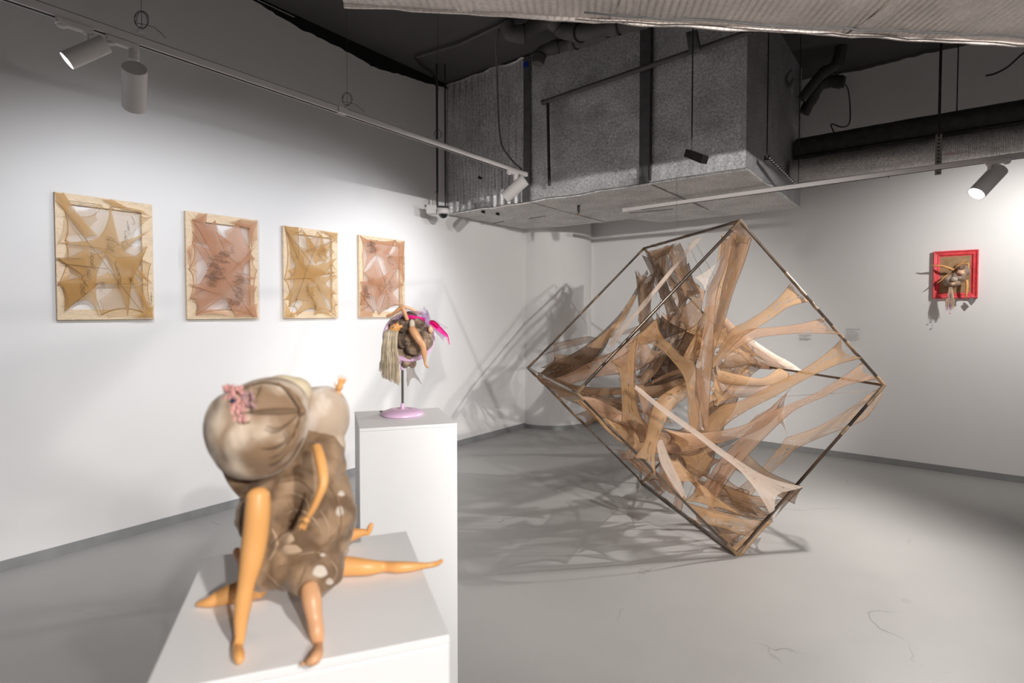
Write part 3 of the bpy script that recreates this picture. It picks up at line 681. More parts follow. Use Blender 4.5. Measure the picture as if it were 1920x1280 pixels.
# ------------------------------------------------------------------ cube sculpture balanced on one edge
def cs(x, dep, z=0): return V((CY*x-SY*dep, SY*x+CY*dep, z))
Dv = cs(1.333, 3.23, .012); a_ax = (cs(-.165, .987)).normalized()*1.40; c_ax = cs(.986, .165).normalized()
hd = .985
W = {'D': Dv, 'H': Dv+a_ax, 'B': Dv+V((0, 0, 2*hd)), 'C': Dv+c_ax*hd+V((0, 0, hd)), 'F': Dv-c_ax*hd+V((0, 0, hd))}
W['E'] = W['B']+a_ax; W['G'] = W['C']+a_ax; W['A'] = W['F']+a_ax
cube = empty('cube_sculpture', tuple(Dv), 'large metal cube frame balanced on one edge with torn brown nylon tights stretched inside', 'sculpture')
M['rod'] = mat('blotched_steel_rod', (.16, .125, .10), .3, .85, var=.55, vscale=5, bump=.2, bscale=60)
M['wrap'] = mat('nylon_wrapped_rod', (.20, .13, .075), .55, .1, var=.6, vscale=9, bump=.5, bscale=60)
for e in ('BC', 'CD', 'DF', 'FB', 'EG', 'GH', 'HA', 'AE', 'EB', 'GC', 'HD', 'AF'):
    p, q = W[e[0]], W[e[1]]
    MB().bar(p, q, .0145, .0145, (0.3, .2, 1)).build('frame_rod', M['rod'], cube, smooth=False, bevel=.002)
r = random.Random(11)
for k in W:
    b = MB()
    nb = {'B': 'CFE', 'C': 'BDG', 'D': 'CFH', 'F': 'BDA', 'E': 'BGA', 'G': 'CEH', 'H': 'DGA', 'A': 'FEH'}[k]
    for m_ in nb:
        d = (W[m_]-W[k]).normalized(); L = r.uniform(.05, .10)
        b.tube(crumple([W[k]-d*.005, W[k]+d*L*.5, W[k]+d*L], .004, r.random()*9), [.0108]*13, 8)
    b.build('corner_wrap', M['wrap'], cube)
for e, t0, t1_ in (('BC', .30, .44), ('BC', .48, .52), ('BC', .62, .70), ('BC', .72, .80), ('AE', .55, .60), ('AE', .25, .28), ('AF', .3, .4), ('DF', .75, .85), ('CD', .04, .12), ('CD', .25, .3), ('HD', .3, .36), ('EB', .1, .3), ('HD', .6, .7), ('EB', .5, .56), ('GC', .45, .5), ('HA', .5, .8)):
    p, q = W[e[0]], W[e[1]]; c = [p.lerp(q, t0+(t1_-t0)*i/8) for i in range(9)]
    c = [x+V((mnoise.noise(x*30), mnoise.noise(x*30+V((5, 0, 0))), mnoise.noise(x*30+V((0, 5, 0)))))*.003 for x in c]
    MB().tube(c, .0105, 8).build('rod_wrap', M['wrap'], cube)
w = MB(); tp = at(1285, 446, 4.05); tp = W['E'].lerp(W['B'], .42); w.tube([tp, V((tp.x, tp.y, DZ))], .0008, 5); w.build('hanging_line', M['wire'], cube)
def PX(l, dep): return at(l[0], l[1], dep)
def S(m, *st, **k):
    """stations: ((xl,yl),(xr,yr),depth[,depth_right])"""
    return strip([(PX(s[0], s[2]), PX(s[1], s[3] if len(s) > 3 else s[2])) for s in st], N[m], cube, **k)
def X_(m, pts, **k): return star([PX((p[0], p[1]), p[2]) for p in pts], N[m], cube, **k)
# --- far, dark group from corner E
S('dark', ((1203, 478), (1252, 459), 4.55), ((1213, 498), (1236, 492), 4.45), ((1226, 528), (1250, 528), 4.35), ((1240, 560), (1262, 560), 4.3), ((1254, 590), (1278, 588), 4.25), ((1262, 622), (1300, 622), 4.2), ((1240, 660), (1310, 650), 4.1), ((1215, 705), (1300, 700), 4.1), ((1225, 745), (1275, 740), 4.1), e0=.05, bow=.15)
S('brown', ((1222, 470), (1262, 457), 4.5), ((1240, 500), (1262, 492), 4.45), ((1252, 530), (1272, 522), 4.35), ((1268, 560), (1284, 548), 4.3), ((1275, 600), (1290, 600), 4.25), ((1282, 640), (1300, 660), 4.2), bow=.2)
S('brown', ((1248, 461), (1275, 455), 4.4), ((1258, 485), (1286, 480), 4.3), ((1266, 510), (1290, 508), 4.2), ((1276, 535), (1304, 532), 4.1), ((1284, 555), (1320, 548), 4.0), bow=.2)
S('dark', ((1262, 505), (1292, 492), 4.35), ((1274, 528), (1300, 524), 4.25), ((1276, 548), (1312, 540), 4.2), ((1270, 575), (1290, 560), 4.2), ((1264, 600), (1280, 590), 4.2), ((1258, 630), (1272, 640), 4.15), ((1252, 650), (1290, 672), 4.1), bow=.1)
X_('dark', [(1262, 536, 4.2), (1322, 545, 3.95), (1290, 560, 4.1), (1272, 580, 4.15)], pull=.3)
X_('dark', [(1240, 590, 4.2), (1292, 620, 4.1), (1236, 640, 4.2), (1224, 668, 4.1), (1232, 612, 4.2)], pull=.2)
X_('brown', [(1190, 506, 4.45), (1230, 512, 4.4), (1222, 560, 4.35), (1226, 600, 4.3), (1210, 650, 4.3), (1198, 690, 4.2), (1196, 600, 4.3)], pull=.35)
S('thinb', ((1192, 508), (1224, 512), 4.42), ((1196, 560), (1220, 560), 4.38), ((1199, 610), (1214, 610), 4.3), ((1200, 660), (1208, 660), 4.25), ((1200, 700), (1203, 700), 4.2), e0=.14)
S('dark', ((1213, 505), (1216, 512), 4.5), ((1173, 573), (1180, 579), 4.35), ((1134, 617), (1150, 620), 4.2), ((1085, 656), (1128, 661), 4.05), ((1038, 680), (1085, 690), 3.9), ((1008, 704), (1035, 712), 4.2), e1=.0, bow=.08)
S('tan', ((1190, 550), (1194, 556), 4.3), ((1160, 597), (1170, 602), 4.2), ((1120, 634), (1138, 640), 4.1), ((1075, 664), (1110, 676), 4.1), ((1030, 688), (1060, 700), 4.2), ((1004, 706), (1020, 714), 4.4), bow=.05)
S('thin', ((1303, 448), (1318, 443), 3.9, 3.85), ((1262, 498), (1272, 498), 3.85), ((1214, 556), (1222, 560), 3.8), ((1180, 596), (1188, 600), 3.9), ((1140, 642), (1150, 650), 4.0), bow=.1)
S('thin', ((1300, 450), (1312, 446), 3.9, 3.85), ((1260, 500), (1268, 500), 3.85), ((1212, 558), (1219, 562), 3.8), ((1178, 598), (1184, 602), 3.9), ((1138, 644), (1146, 652), 4.0), bow=-.1)
X_('thin', [(1033, 661, 4.3), (1135, 663, 4.0), (1012, 700, 4.35)], pull=.3)
X_('pinkp', [(1008, 700, 4.4), (1060, 694, 4.1), (1135, 664, 4.0), (1110, 690, 3.9), (1060, 706, 4.1), (1025, 716, 4.3)], pull=.35)
S('pink', ((1005, 705), (1012, 716), 4.4), ((1050, 696), (1055, 722), 4.2), ((1100, 680), (1110, 708), 4.0), ((1140, 664), (1165, 700), 3.8), ((1190, 630), (1205, 690), 3.6), ((1225, 600), (1240, 660), 3.5), e1=.1, bow=.1)
X_('thin', [(1032, 684, 4.2), (1010, 704, 4.4), (1040, 714, 4.2), (1030, 700, 4.2)], pull=.1)
S('brown', ((1008, 708), (1020, 722), 4.4), ((1060, 718), (1062, 736), 4.1), ((1110, 726), (1112, 744), 3.8), ((1164, 726), (1164, 740), 3.6), ((1230, 722), (1230, 745), 3.6), ((1290, 705), (1285, 730), 3.7), bow=.1)
S('brownp', ((1020, 716), (1030, 728), 4.2), ((1070, 734), (1068, 752), 3.9), ((1120, 742), (1118, 765), 3.7), ((1160, 745), (1165, 768), 3.6), ((1200, 760), (1205, 790), 3.6), bow=.1)
S('pink', ((1086, 742), (1092, 764), 3.2), ((1120, 748), (1125, 775), 3.3), ((1160, 768), (1165, 790), 3.4), ((1212, 800), (1210, 820), 3.5), ((1260, 810), (1255, 850), 3.6), ((1300, 790), (1310, 850), 3.7), bow=.1)
S('tan', ((1078, 746), (1085, 756), 3.1), ((1110, 768), (1120, 790), 3.15), ((1150, 790), (1165, 830), 3.3), ((1190, 800), (1215, 850), 3.5), ((1240, 790), (1260, 850), 3.7), e1=.1, bow=.12)
X_('brownp', [(1080, 756, 3.2), (1160, 762, 3.6), (1215, 812, 3.6), (1180, 812, 3.5), (1120, 790, 3.3)], pull=.35)
X_('brown', [(1135, 745, 3.8), (1166, 740, 3.7), (1172, 775, 3.7), (1150, 782, 3.7), (1140, 765, 3.7)], pull=.4)
# --- left front sheets off rod F-B
S('tan', ((1178, 645), (1232, 596), 2.99, 3.06), ((1203, 640), (1238, 622), 3.1), ((1232, 650), (1254, 642), 3.2), ((1260, 676), (1280, 668), 3.3), ((1281, 706), (1303, 682), 3.35), ((1289, 742), (1304, 744), 3.35), ((1290, 780), (1311, 784), 3.35), ((1298, 806), (1306, 808), 3.35), e0=.10, bow=.08)
X_('tan', [(1170, 652, 2.99), (1196, 628, 3.0), (1233, 594, 3.07), (1244, 636, 3.2), (1215, 645, 3.15)], pull=.15)
S('tan', ((1147, 676), (1196, 632), 2.97, 3.0), ((1160, 697), (1190, 676), 3.05), ((1165, 735), (1190, 728), 3.1), ((1166, 775), (1200, 778), 3.15), ((1165, 790), (1222, 812), 3.2), e0=.12, e1=.12, bow=.1)
X_('pinkp', [(1145, 678, 2.97), (1200, 640, 3.05), (1190, 700, 3.1), (1170, 700, 3.1)], pull=.15)
X_('brown', [(1205, 784, 3.3), (1165, 775, 3.2), (1200, 830, 3.3), (1242, 850, 3.4), (1230, 800, 3.4)], pull=.3)
# --- centre columns from corner B
S('pink', ((1366, 447), (1384, 436), 3.22), ((1345, 505), (1362, 500), 3.35), ((1326, 545), (1345, 545), 3.45), ((1322, 590), (1340, 590), 3.5), ((1317, 630), (1338, 640), 3.5), ((1308, 680), (1336, 682), 3.45), ((1305, 712), (1333, 714), 3.45), ((1312, 760), (1330, 760), 3.5), ((1322, 800), (1328, 800), 3.5), bow=.2)
S('brown', ((1374, 440), (1410, 447), 3.25), ((1366, 490), (1396, 492), 3.35), ((1354, 540), (1376, 545), 3.5), ((1345, 590), (1362, 592), 3.55), ((1336, 640), (1346, 640), 3.6), ((1330, 670), (1336, 672), 3.6), bow=.2)
S('tan', ((1370, 442), (1405, 445), 3.3), ((1358, 500), (1388, 505), 3.42), ((1344, 550), (1368, 560), 3.55), ((1336, 600), (1352, 610), 3.6), ((1326, 650), (1340, 660), 3.6), ((1318, 700), (1334, 705), 3.6), bow=-.2)
X_('thinb', [(1352, 440, 3.35), (1374, 445, 3.3), (1362, 480, 3.35), (1345, 515, 3.4), (1350, 475, 3.4)], pull=.25)
X_('thin', [(1348, 488, 3.3), (1301, 520, 3.2), (1322, 545, 3.35), (1328, 530, 3.4)], pull=.25)
X_('pinkp', [(1298, 522, 3.2), (1322, 545, 3.45), (1320, 580, 3.5), (1316, 552, 3.4)], pull=.35)
S('tan', ((1322, 575), (1342, 572), 3.6), ((1312, 610), (1330, 610), 3.6), ((1296, 640), (1318, 640), 3.55), ((1280, 670), (1305, 680), 3.5), bow=.2)
X_('tan', [(1322, 585, 3.6), (1285, 620, 3.7), (1320, 625, 3.6), (1318, 655, 3.5), (1300, 668, 3.5)], pull=.25)
X_('brown', [(1285, 618, 4.0), (1330, 610, 3.9), (1316, 672, 3.7), (1296, 672, 3.6), (1268, 655, 3.9)], pull=.12, bulge=-.12, nrm=(-SY, CY, 0))
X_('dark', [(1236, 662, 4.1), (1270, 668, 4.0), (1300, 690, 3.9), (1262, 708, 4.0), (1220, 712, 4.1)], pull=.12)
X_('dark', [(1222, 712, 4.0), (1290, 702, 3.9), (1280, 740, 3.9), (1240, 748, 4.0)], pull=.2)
S('pinkp', ((1222, 714), (1222, 720), 3.9), ((1250, 700), (1255, 706), 3.85), ((1275, 690), (1286, 698), 3.8), bow=.1)
S('brown', ((1194, 715), (1205, 722), 3.9), ((1210, 695), (1228, 702), 3.95), ((1228, 665), (1246, 675), 4.0), ((1244, 640), (1262, 650), 4.1), bow=.2)
# right central fans
S('tan', ((1483, 530), (1518, 565), 3.26, 3.28), ((1460, 558), (1480, 575), 3.35), ((1434, 580), (1452, 594), 3.4), ((1400, 602), (1420, 614), 3.5), ((1372, 617), (1394, 630), 3.55), ((1352, 648), (1368, 655), 3.6), ((1335, 680), (1340, 684), 3.6), e0=.05, bow=.08)
S('pink', ((1546, 595), (1577, 627), 3.3, 3.32), ((1503, 606), (1520, 625), 3.35), ((1460, 612), (1470, 627), 3.4), ((1414, 616), (1420, 634), 3.5), ((1385, 622), (1388, 650), 3.6), ((1355, 650), (1362, 668), 3.65), ((1334, 682), (1338, 690), 3.65), e0=.05, bow=.1)
S('tan', ((1579, 633), (1618, 671), 3.32, 3.35), ((1552, 660), (1570, 684), 3.35), ((1505, 692), (1522, 705), 3.4), ((1462, 714), (1480, 728), 3.45), ((1425, 733), (1443, 748), 3.5), ((1385, 752), (1400, 770), 3.55), ((1350, 762), (1362, 796), 3.6), ((1318, 790), (1335, 830), 3.6), e0=.07, bow=.1)
S('pink', ((1622, 675), (1656, 710), 3.36, 3.38), ((1600, 692), (1625, 714), 3.38), ((1570, 712), (1584, 724), 3.4), ((1530, 736), (1543, 745), 3.42), ((1480, 758), (1492, 768), 3.45), ((1440, 775), (1455, 800), 3.5), ((1395, 815), (1415, 840), 3.5), ((1355, 855), (1380, 880), 3.5), ((1325, 900), (1350, 925), 3.5), ((1298, 942), (1335, 952), 3.5), e0=.08, e1=.08, bow=.12)
S('net', ((1656, 722), (1655, 738), 3.4), ((1630, 738), (1634, 772), 3.42), ((1602, 760), (1610, 792), 3.5), ((1532, 800), (1534, 822), 3.6), ((1474, 820), (1490, 842), 3.7), e0=.0, bow=.08)
S('net', ((1474, 820), (1490, 842), 3.7), ((1455, 845), (1472, 862), 3.75), ((1430, 875), (1448, 884), 3.8), ((1390, 910), (1412, 925), 3.85), ((1345, 940), (1385, 970), 3.8), bow=.08)
X_('thin', [(1451, 762, 3.6), (1482, 718, 3.6), (1470, 765, 3.6), (1475, 815, 3.7), (1460, 790, 3.65)], pull=.45)
X_('tanp', [(1335, 604, 3.6), (1362, 610, 3.7), (1372, 640, 3.8), (1395, 665, 4.0), (1352, 652, 3.7), (1330, 660, 3.7)], pull=.3)
S('pink', ((1350, 585), (1346, 600), 3.8), ((1380, 612), (1372, 632), 3.95), ((1410, 640), (1396, 660), 4.2), ((1440, 660), (1425, 690), 4.5), ((1500, 694), (1470, 690), 4.45), bow=.15)
S('thin', ((1400, 628), (1396, 640), 4.1), ((1440, 655), (1430, 662), 4.2), ((1480, 680), (1470, 690), 4.4), bow=.1)
S('pale', ((1416, 640), (1414, 648), 4.2), ((1450, 662), (1446, 672), 4.3), ((1480, 678), (1476, 690), 4.35), ((1505, 695), (1490, 697), 4.3), bow=.1)
S('brown', ((1340, 660), (1346, 690), 3.8), ((1370, 655), (1374, 690), 3.9), ((1400, 664), (1400, 684), 4.1), ((1430, 680), (1420, 690), 4.5), ((1452, 688), (1440, 692), 4.7), e0=.1, bow=.2)
S('tan', ((1345, 692), (1340, 716), 3.7), ((1385, 702), (1382, 722), 3.8), ((1430, 708), (1432, 724), 3.95), ((1460, 690), (1470, 716), 4.2), ((1480, 702), (1490, 710), 4.3), bow=.15)
S('pinkp', ((1340, 700), (1336, 725), 3.7), ((1370, 715), (1362, 740), 3.8), ((1410, 722), (1400, 745), 3.9), ((1448, 722), (1436, 738), 4.0), bow=.15)
X_('tan', [(1334, 690, 3.6), (1355, 735, 3.6), (1400, 745, 3.7), (1362, 752, 3.65), (1344, 765, 3.6), (1330, 728, 3.55)], pull=.35)
X_('brownp', [(1372, 668, 4.2), (1410, 672, 4.4), (1428, 690, 4.7), (1400, 720, 4.3), (1370, 745, 4.1), (1372, 700, 4.1)], pull=.3)
S('tan', ((1330, 740), (1385, 745), 3.9), ((1325, 775), (1372, 775), 3.9), ((1312, 805), (1345, 805), 3.9), ((1300, 850), (1322, 845), 3.9), ((1290, 900), (1300, 895), 3.9), bow=.2)
S('brown', ((1345, 760), (1370, 755), 4.0), ((1335, 800), (1358, 800), 4.0), ((1322, 850), (1340, 845), 4.0), ((1308, 895), (1316, 890), 3.95), ((1305, 935), (1308, 935), 3.9), bow=.2)
S('pink', ((1305, 712), (1322, 712), 3.5), ((1296, 760), (1312, 765), 3.5), ((1292, 800), (1312, 800), 3.5), ((1306, 806), (1320, 806), 3.5), bow=.1)
S('pale', ((1308, 770), (1314, 770), 3.55), ((1310, 795), (1318, 798), 3.55), ((1316, 806), (1320, 806), 3.55))
# --- lower left Y and arches
S('tan', ((1189, 857), (1230, 895), 3.05), ((1208, 828), (1229, 848), 3.1), ((1218, 782), (1245, 798), 3.2), ((1232, 748), (1262, 765), 3.3), ((1262, 727), (1287, 745), 3.4), ((1285, 716), (1305, 728), 3.5), e0=.08, bow=.1)
X_('brown', [(1225, 748, 3.4), (1258, 738, 3.5), (1240, 790, 3.4), (1232, 826, 3.3), (1212, 812, 3.3), (1214, 776, 3.3)], pull=.2)
S('pale', ((1230, 826), (1242, 824), 3.2), ((1238, 866), (1258, 864), 3.2), ((1258, 902), (1276, 902), 3.2), ((1281, 936), (1288, 934), 3.22), bow=.1)
S('pink', ((1190, 722), (1208, 722), 3.3), ((1205, 770), (1222, 772), 3.3), ((1210, 812), (1228, 818), 3.3), ((1222, 850), (1240, 850), 3.3), bow=.15)
X_('tanp', [(1242, 850, 3.4), (1268, 856, 3.45), (1300, 890, 3.4), (1337, 954, 3.4), (1308, 905, 3.35), (1268, 905, 3.3)], pull=.28)
X_('tan', [(1337, 954, 3.4), (1278, 940, 3.3), (1305, 910, 3.3), (1290, 880, 3.4), (1320, 910, 3.45), (1395, 968, 3.5)], pull=.3)
S('pink', ((1240, 802), (1272, 852), 3.4), ((1292, 812), (1308, 842), 3.45), ((1340, 808), (1352, 830), 3.5), ((1390, 798), (1402, 815), 3.5), ((1425, 780), (1440, 795), 3.5), ((1452, 762), (1462, 772), 3.5), e0=.15, bow=.12)
X_('tan', [(1246, 806, 3.5), (1330, 808, 3.6), (1362, 830, 3.6), (1300, 840, 3.55), (1277, 852, 3.5), (1262, 830, 3.5)], pull=.2)
X_('brown', [(1277, 852, 3.6), (1330, 835, 3.7), (1370, 830, 3.7), (1320, 860, 3.7), (1300, 880, 3.7), (1262, 875, 3.6)], pull=.25)
S('brown', ((1325, 830), (1345, 830), 3.9), ((1318, 860), (1338, 862), 3.9), ((1308, 885), (1330, 890), 3.9), ((1325, 895), (1345, 893), 3.9), bow=.1)
S('brownp', ((1385, 830), (1365, 872), 3.6), ((1412, 860), (1395, 890), 3.6), ((1445, 886), (1430, 915), 3.5), ((1506, 912), (1490, 945), 3.3), bow=.1)
S('thinb', ((1340, 902), (1325, 955), 3.7), ((1378, 916), (1365, 962), 3.7), ((1428, 935), (1415, 975), 3.5), ((1475, 935), (1448, 978), 3.3), bow=.12)
S('net', ((1310, 885), (1300, 935), 3.6), ((1350, 905), (1340, 950), 3.6), ((1400, 925), (1396, 968), 3.5), ((1450, 935), (1448, 975), 3.35), bow=-.1)
# the pale strip across the front
S('pale', ((1192, 722), (1189, 728), 3.0), ((1245, 763), (1240, 771), 3.05), ((1306, 806), (1300, 814), 3.1), ((1348, 838), (1340, 846), 3.12), ((1390, 866), (1380, 876), 3.15), ((1425, 887), (1405, 902), 3.2), ((1462, 902), (1428, 935), 3.24), ((1507, 912), (1450, 974), 3.28), e1=.10, bow=.05)
X_('pale', [(1188, 720, 3.0), (1200, 726, 3.0), (1240, 762, 3.05), (1215, 742, 3.02)], pull=.2)
# bottom corner
S('tan', ((1278, 938), (1306, 977), 3.2), ((1310, 950), (1330, 984), 3.25), ((1350, 962), (1362, 992), 3.3), ((1400, 972), (1398, 1005), 3.3), ((1451, 976), (1430, 992), 3.28, 3.27), e0=.06, bow=.1)
S('tan', ((1451, 976), (1440, 976), 3.28), ((1428, 998), (1400, 1000), 3.26), ((1408, 1022), (1378, 1020), 3.25), ((1390, 1044), (1364, 1028), 3.24), e0=.1, bow=.12)
X_('brown', [(1340, 998, 3.35), (1396, 995, 3.4), (1385, 1015, 3.3), (1372, 1028, 3.27), (1366, 1020, 3.3)], pull=.3)
X_('brown', [(1366, 1026, 3.25), (1410, 1004, 3.27), (1388, 1044, 3.24)], pull=.3)
X_('brownp', [(1506, 914, 3.28), (1452, 972, 3.3), (1470, 940, 3.5), (1462, 920, 3.5)], pull=.2)
S('pink', ((1192, 868), (1205, 862), 3.4), ((1225, 895), (1240, 890), 3.4), ((1250, 920), (1262, 912), 3.3), ((1283, 938), (1286, 932), 3.2), bow=.1)
X_('thinb', [(1170, 858, 3.9), (1190, 856, 3.1), (1236, 900, 3.2), (1220, 905, 4.4)], pull=.2)
def Z(m, dep, pts, **k):
    X_(m, [(990+x/2.667, 400+y/2.667, dep+(d[0] if d else 0)) for x, y, *d in pts], **k)
Z('brown', 4.25, [(640, 490), (760, 555), (808, 590), (745, 645), (640, 700), (560, 900), (530, 830), (600, 720), (650, 570)], pull=.22)
Z('dark', 4.05, [(625, 715), (705, 700), (845, 745, -.2), (765, 835, -.1), (720, 885), (650, 915), (598, 890)], pull=.15)
Z('brown', 4.5, [(585, 195), (640, 180), (700, 165), (680, 260), (700, 370), (740, 430), (760, 520, -.2), (700, 540, -.2), (660, 420), (620, 280)], pull=.25)
Z('dark', 4.45, [(600, 192), (690, 168), (672, 250), (690, 330), (650, 330), (625, 250)], pull=.3)
Z('brown', 4.15, [(760, 470), (830, 395, -.2), (892, 380, -.4), (880, 520, -.4), (855, 600, -.3), (795, 592), (742, 540)], pull=.3)
Z('brownp', 4.2, [(740, 640), (800, 585), (888, 600, -.3), (868, 740, -.4), (790, 735, -.2), (700, 700)], pull=.12, bulge=-.15, nrm=(-SY, CY, 0))
Z('tanp', 3.9, [(960, 490), (1010, 570), (1070, 620), (1200, 745, .5), (1110, 735, .3), (1000, 700), (930, 640), (925, 560)], pull=.35)
Z('net', 4.2, [(985, 700), (1060, 690), (1135, 735, .2), (1110, 790, .1), (1040, 860), (1000, 930, -.2), (960, 840), (950, 760)], pull=.22)
Z('tan', 3.75, [(838, 755), (872, 760), (905, 930), (880, 1070), (840, 1085), (812, 1060), (835, 930)], pull=.25)
Z('dark', 3.95, [(835, 765), (872, 765), (885, 860), (862, 900), (838, 860)], pull=.2)
Z('brown', 3.9, [(850, 900), (930, 930), (1000, 930), (940, 1010), (880, 1200), (800, 1240), (740, 1190), (820, 1090)], pull=.3)
Z('pink', 3.4, [(285, 975, -.2), (470, 1000), (565, 1088), (430, 1068), (340, 1030, -.1)], pull=.22)
Z('brown', 3.6, [(205, 930, -.3), (330, 900), (470, 955), (385, 995), (290, 975, -.2)], pull=.3)
Z('pinkp', 3.6, [(355, 1025), (500, 992), (562, 1060), (600, 1190), (510, 1215, -.2), (480, 1120), (420, 1090)], pull=.3)
Z('pink', 3.55, [(665, 1078), (860, 1088), (1020, 1090), (900, 1140), (770, 1205), (700, 1150)], pull=.28)
Z('brownp', 3.7, [(690, 1110), (790, 1120), (860, 1180), (800, 1260), (720, 1240), (660, 1180)], pull=.3)
Z('tanp', 3.45, [(455, 820, .1), (540, 830), (560, 1010), (600, 1090), (520, 1010), (470, 990)], pull=.3)
Z('pinkp', 3.8, [(440, 800, .1), (540, 720), (560, 830), (530, 870), (470, 860)], pull=.4)
Z('thin', 3.8, [(430, 700), (560, 560), (600, 640), (540, 820), (420, 790, .1), (320, 830, .2)], pull=.32)
Z('tanp', 3.9, [(120, 700, .4), (380, 705, .1), (440, 690), (300, 800, .2), (160, 840, .4), (60, 770, .4)], pull=.3)
Z('brownp', 4.0, [(110, 830, .3), (300, 870), (470, 875, -.3), (440, 920, -.2), (340, 920), (180, 880, .2)], pull=.3)
Z('thinb', 3.6, [(1225, 970), (1300, 880), (1260, 1010), (1300, 1115), (1240, 1050)], pull=.5)
Z('pale', 3.7, [(1130, 1095), (1060, 1120), (1000, 1165), (1070, 1140)], pull=.2)
Z('pink', 3.5, [(1230, 960), (1320, 870), (1250, 980), (1130, 1060, .1), (1030, 1110, .1), (1140, 1010)], pull=.2)
Z('brown', 4.3, [(545, 280), (575, 300), (612, 300), (650, 260), (640, 380, -.05), (580, 460), (560, 620), (550, 420)], pull=.3)
Z('thinb', 4.3, [(740, 165), (770, 230), (800, 300), (820, 350), (790, 330), (750, 300), (720, 220)], pull=.25)
Z('brown', 4.2, [(690, 300), (755, 355), (760, 380), (730, 385), (700, 360)], pull=.35)
# lower part down to the bottom edge
Z('brown', 4.25, [(583, 192), (700, 158, -.2), (748, 146, -.4), (705, 205, -.1), (640, 235), (600, 218)], pull=.25)
Z('brown', 3.22, [(1062, 48), (1118, 122), (1098, 155), (1040, 150), (1005, 112, .05), (1000, 75, .1), (1030, 52)], pull=.12)
Z('tan', 3.3, [(975, 92, .3), (1005, 108), (985, 180), (940, 265, .1), (955, 170, .2)], pull=.2)
def Y(m, dep, pts, **k):
    X_(m, [(1080+x/3.097, 700+y/3.097, dep+(d[0] if d else 0)) for x, y, *d in pts], **k)
Y('brown', 3.7, [(500, 480, -.2), (640, 540), (700, 610), (600, 620), (540, 700, -.3), (480, 620, -.4)], pull=.3)
Y('tan', 3.6, [(600, 470), (760, 430), (850, 500), (760, 600), (690, 640), (620, 560)], pull=.3)
Y('brownp', 3.7, [(700, 620), (860, 590), (1010, 680), (1060, 830, -.3), (960, 820), (860, 700), (760, 740)], pull=.25)
Y('thinb', 3.6, [(830, 640), (960, 660), (1140, 840, -.2), (1000, 820), (900, 760)], pull=.3)
Y('pink', 3.5, [(850, 520), (960, 450), (900, 560), (830, 700), (790, 785, -.1), (740, 700), (800, 600)], pull=.28)
Y('brown', 3.4, [(770, 860), (880, 900), (980, 930), (900, 1000), (880, 1010, -.1), (840, 960)], pull=.35)
Y('tan', 3.3, [(650, 750), (800, 780), (980, 830, .1), (880, 850), (760, 830), (700, 850)], pull=.3)
Y('brown', 3.6, [(430, 590, .5), (520, 700, .1), (480, 680, .3), (400, 620, .6)], pull=.1)
Y('pinkp', 3.3, [(470, 420), (540, 600), (620, 740, -.1), (540, 690), (480, 600)], pull=.2)
Y('tan', 3.5, [(280, 470, .6), (400, 560, .2), (430, 600), (340, 540, .4)], pull=.1)
# --- webs deep in the frame, tied to the far rods
r = random.Random(21)
inner = [V(W['D'])*0+PX(p, d) for p, d in (((1255, 600), 4.2), ((1285, 690), 3.9), ((1330, 690), 3.7), ((1340, 760), 3.9), ((1250, 790), 3.8), ((1300, 860), 3.8), ((1230, 730), 4.0), ((1360, 700), 4.0))]
anch = [('EG', .35), ('EG', .6), ('EG', .85), ('GH', .3), ('GH', .55), ('GH', .8), ('HA', .25), ('HA', .55), ('HA', .8), ('AE', .15), ('HD', .2), ('HD', .45), ('GH', .15), ('AF', .5)]
for i, (e, t) in enumerate(anch):
    p, q = W[e[0]], W[e[1]]; a = p.lerp(q, t-.05); b_ = p.lerp(q, t+.05)
    if e in ('EG', ) and t < .8: continue
    n_ = min(inner, key=lambda z: (z-a).length*(.8+.5*r.random())); mid = (a+n_)/2
    perp = (b_-a); w0 = perp*.12
    star_m = r.choice(('brown', 'thinb', 'brownp', 'tanp', 'pinkp'))
    strip([(a, b_), (a.lerp(n_, .3)-w0*.2, b_.lerp(n_, .3)+w0*.2), (mid-w0, mid+w0*1.2), (n_.lerp(a, .15)-perp*.3, n_.lerp(b_, .15)+perp*.3), (n_-perp*.6, n_+perp*.6)], N[star_m], cube, e0=.06, bow=.15)
# fine stretched threads
for (a, b_, d0, d1) in (((1300, 448), (1352, 540), 4.0, 3.5), ((1290, 455), (1330, 545), 4.1, 3.6), ((1444, 744), (1655, 732), 3.6, 3.42), ((1345, 650), (1460, 690), 3.6, 4.3), ((1372, 812), (1372, 870), 3.7, 3.6), ((1320, 960), (1352, 1000), 3.3, 3.4), ((1344, 960), (1340, 1000), 3.3, 3.4), ((1280, 900), (1265, 935), 3.3, 3.3), ((1300, 905), (1286, 938), 3.3, 3.25), ((1230, 560), (1236, 480), 4.3, 4.4), ((1245, 500), (1230, 640), 4.4, 4.2), ((1110, 812), (1140, 800), 3.6, 3.4), ((1060, 724), (1120, 706), 4.1, 3.9), ((1250, 570), (1252, 640), 3.9, 3.9)):
    MB().tube([PX(a, d0), PX(b_, d1)], .0012, 5).build('nylon_thread', M['wrap'], cube)
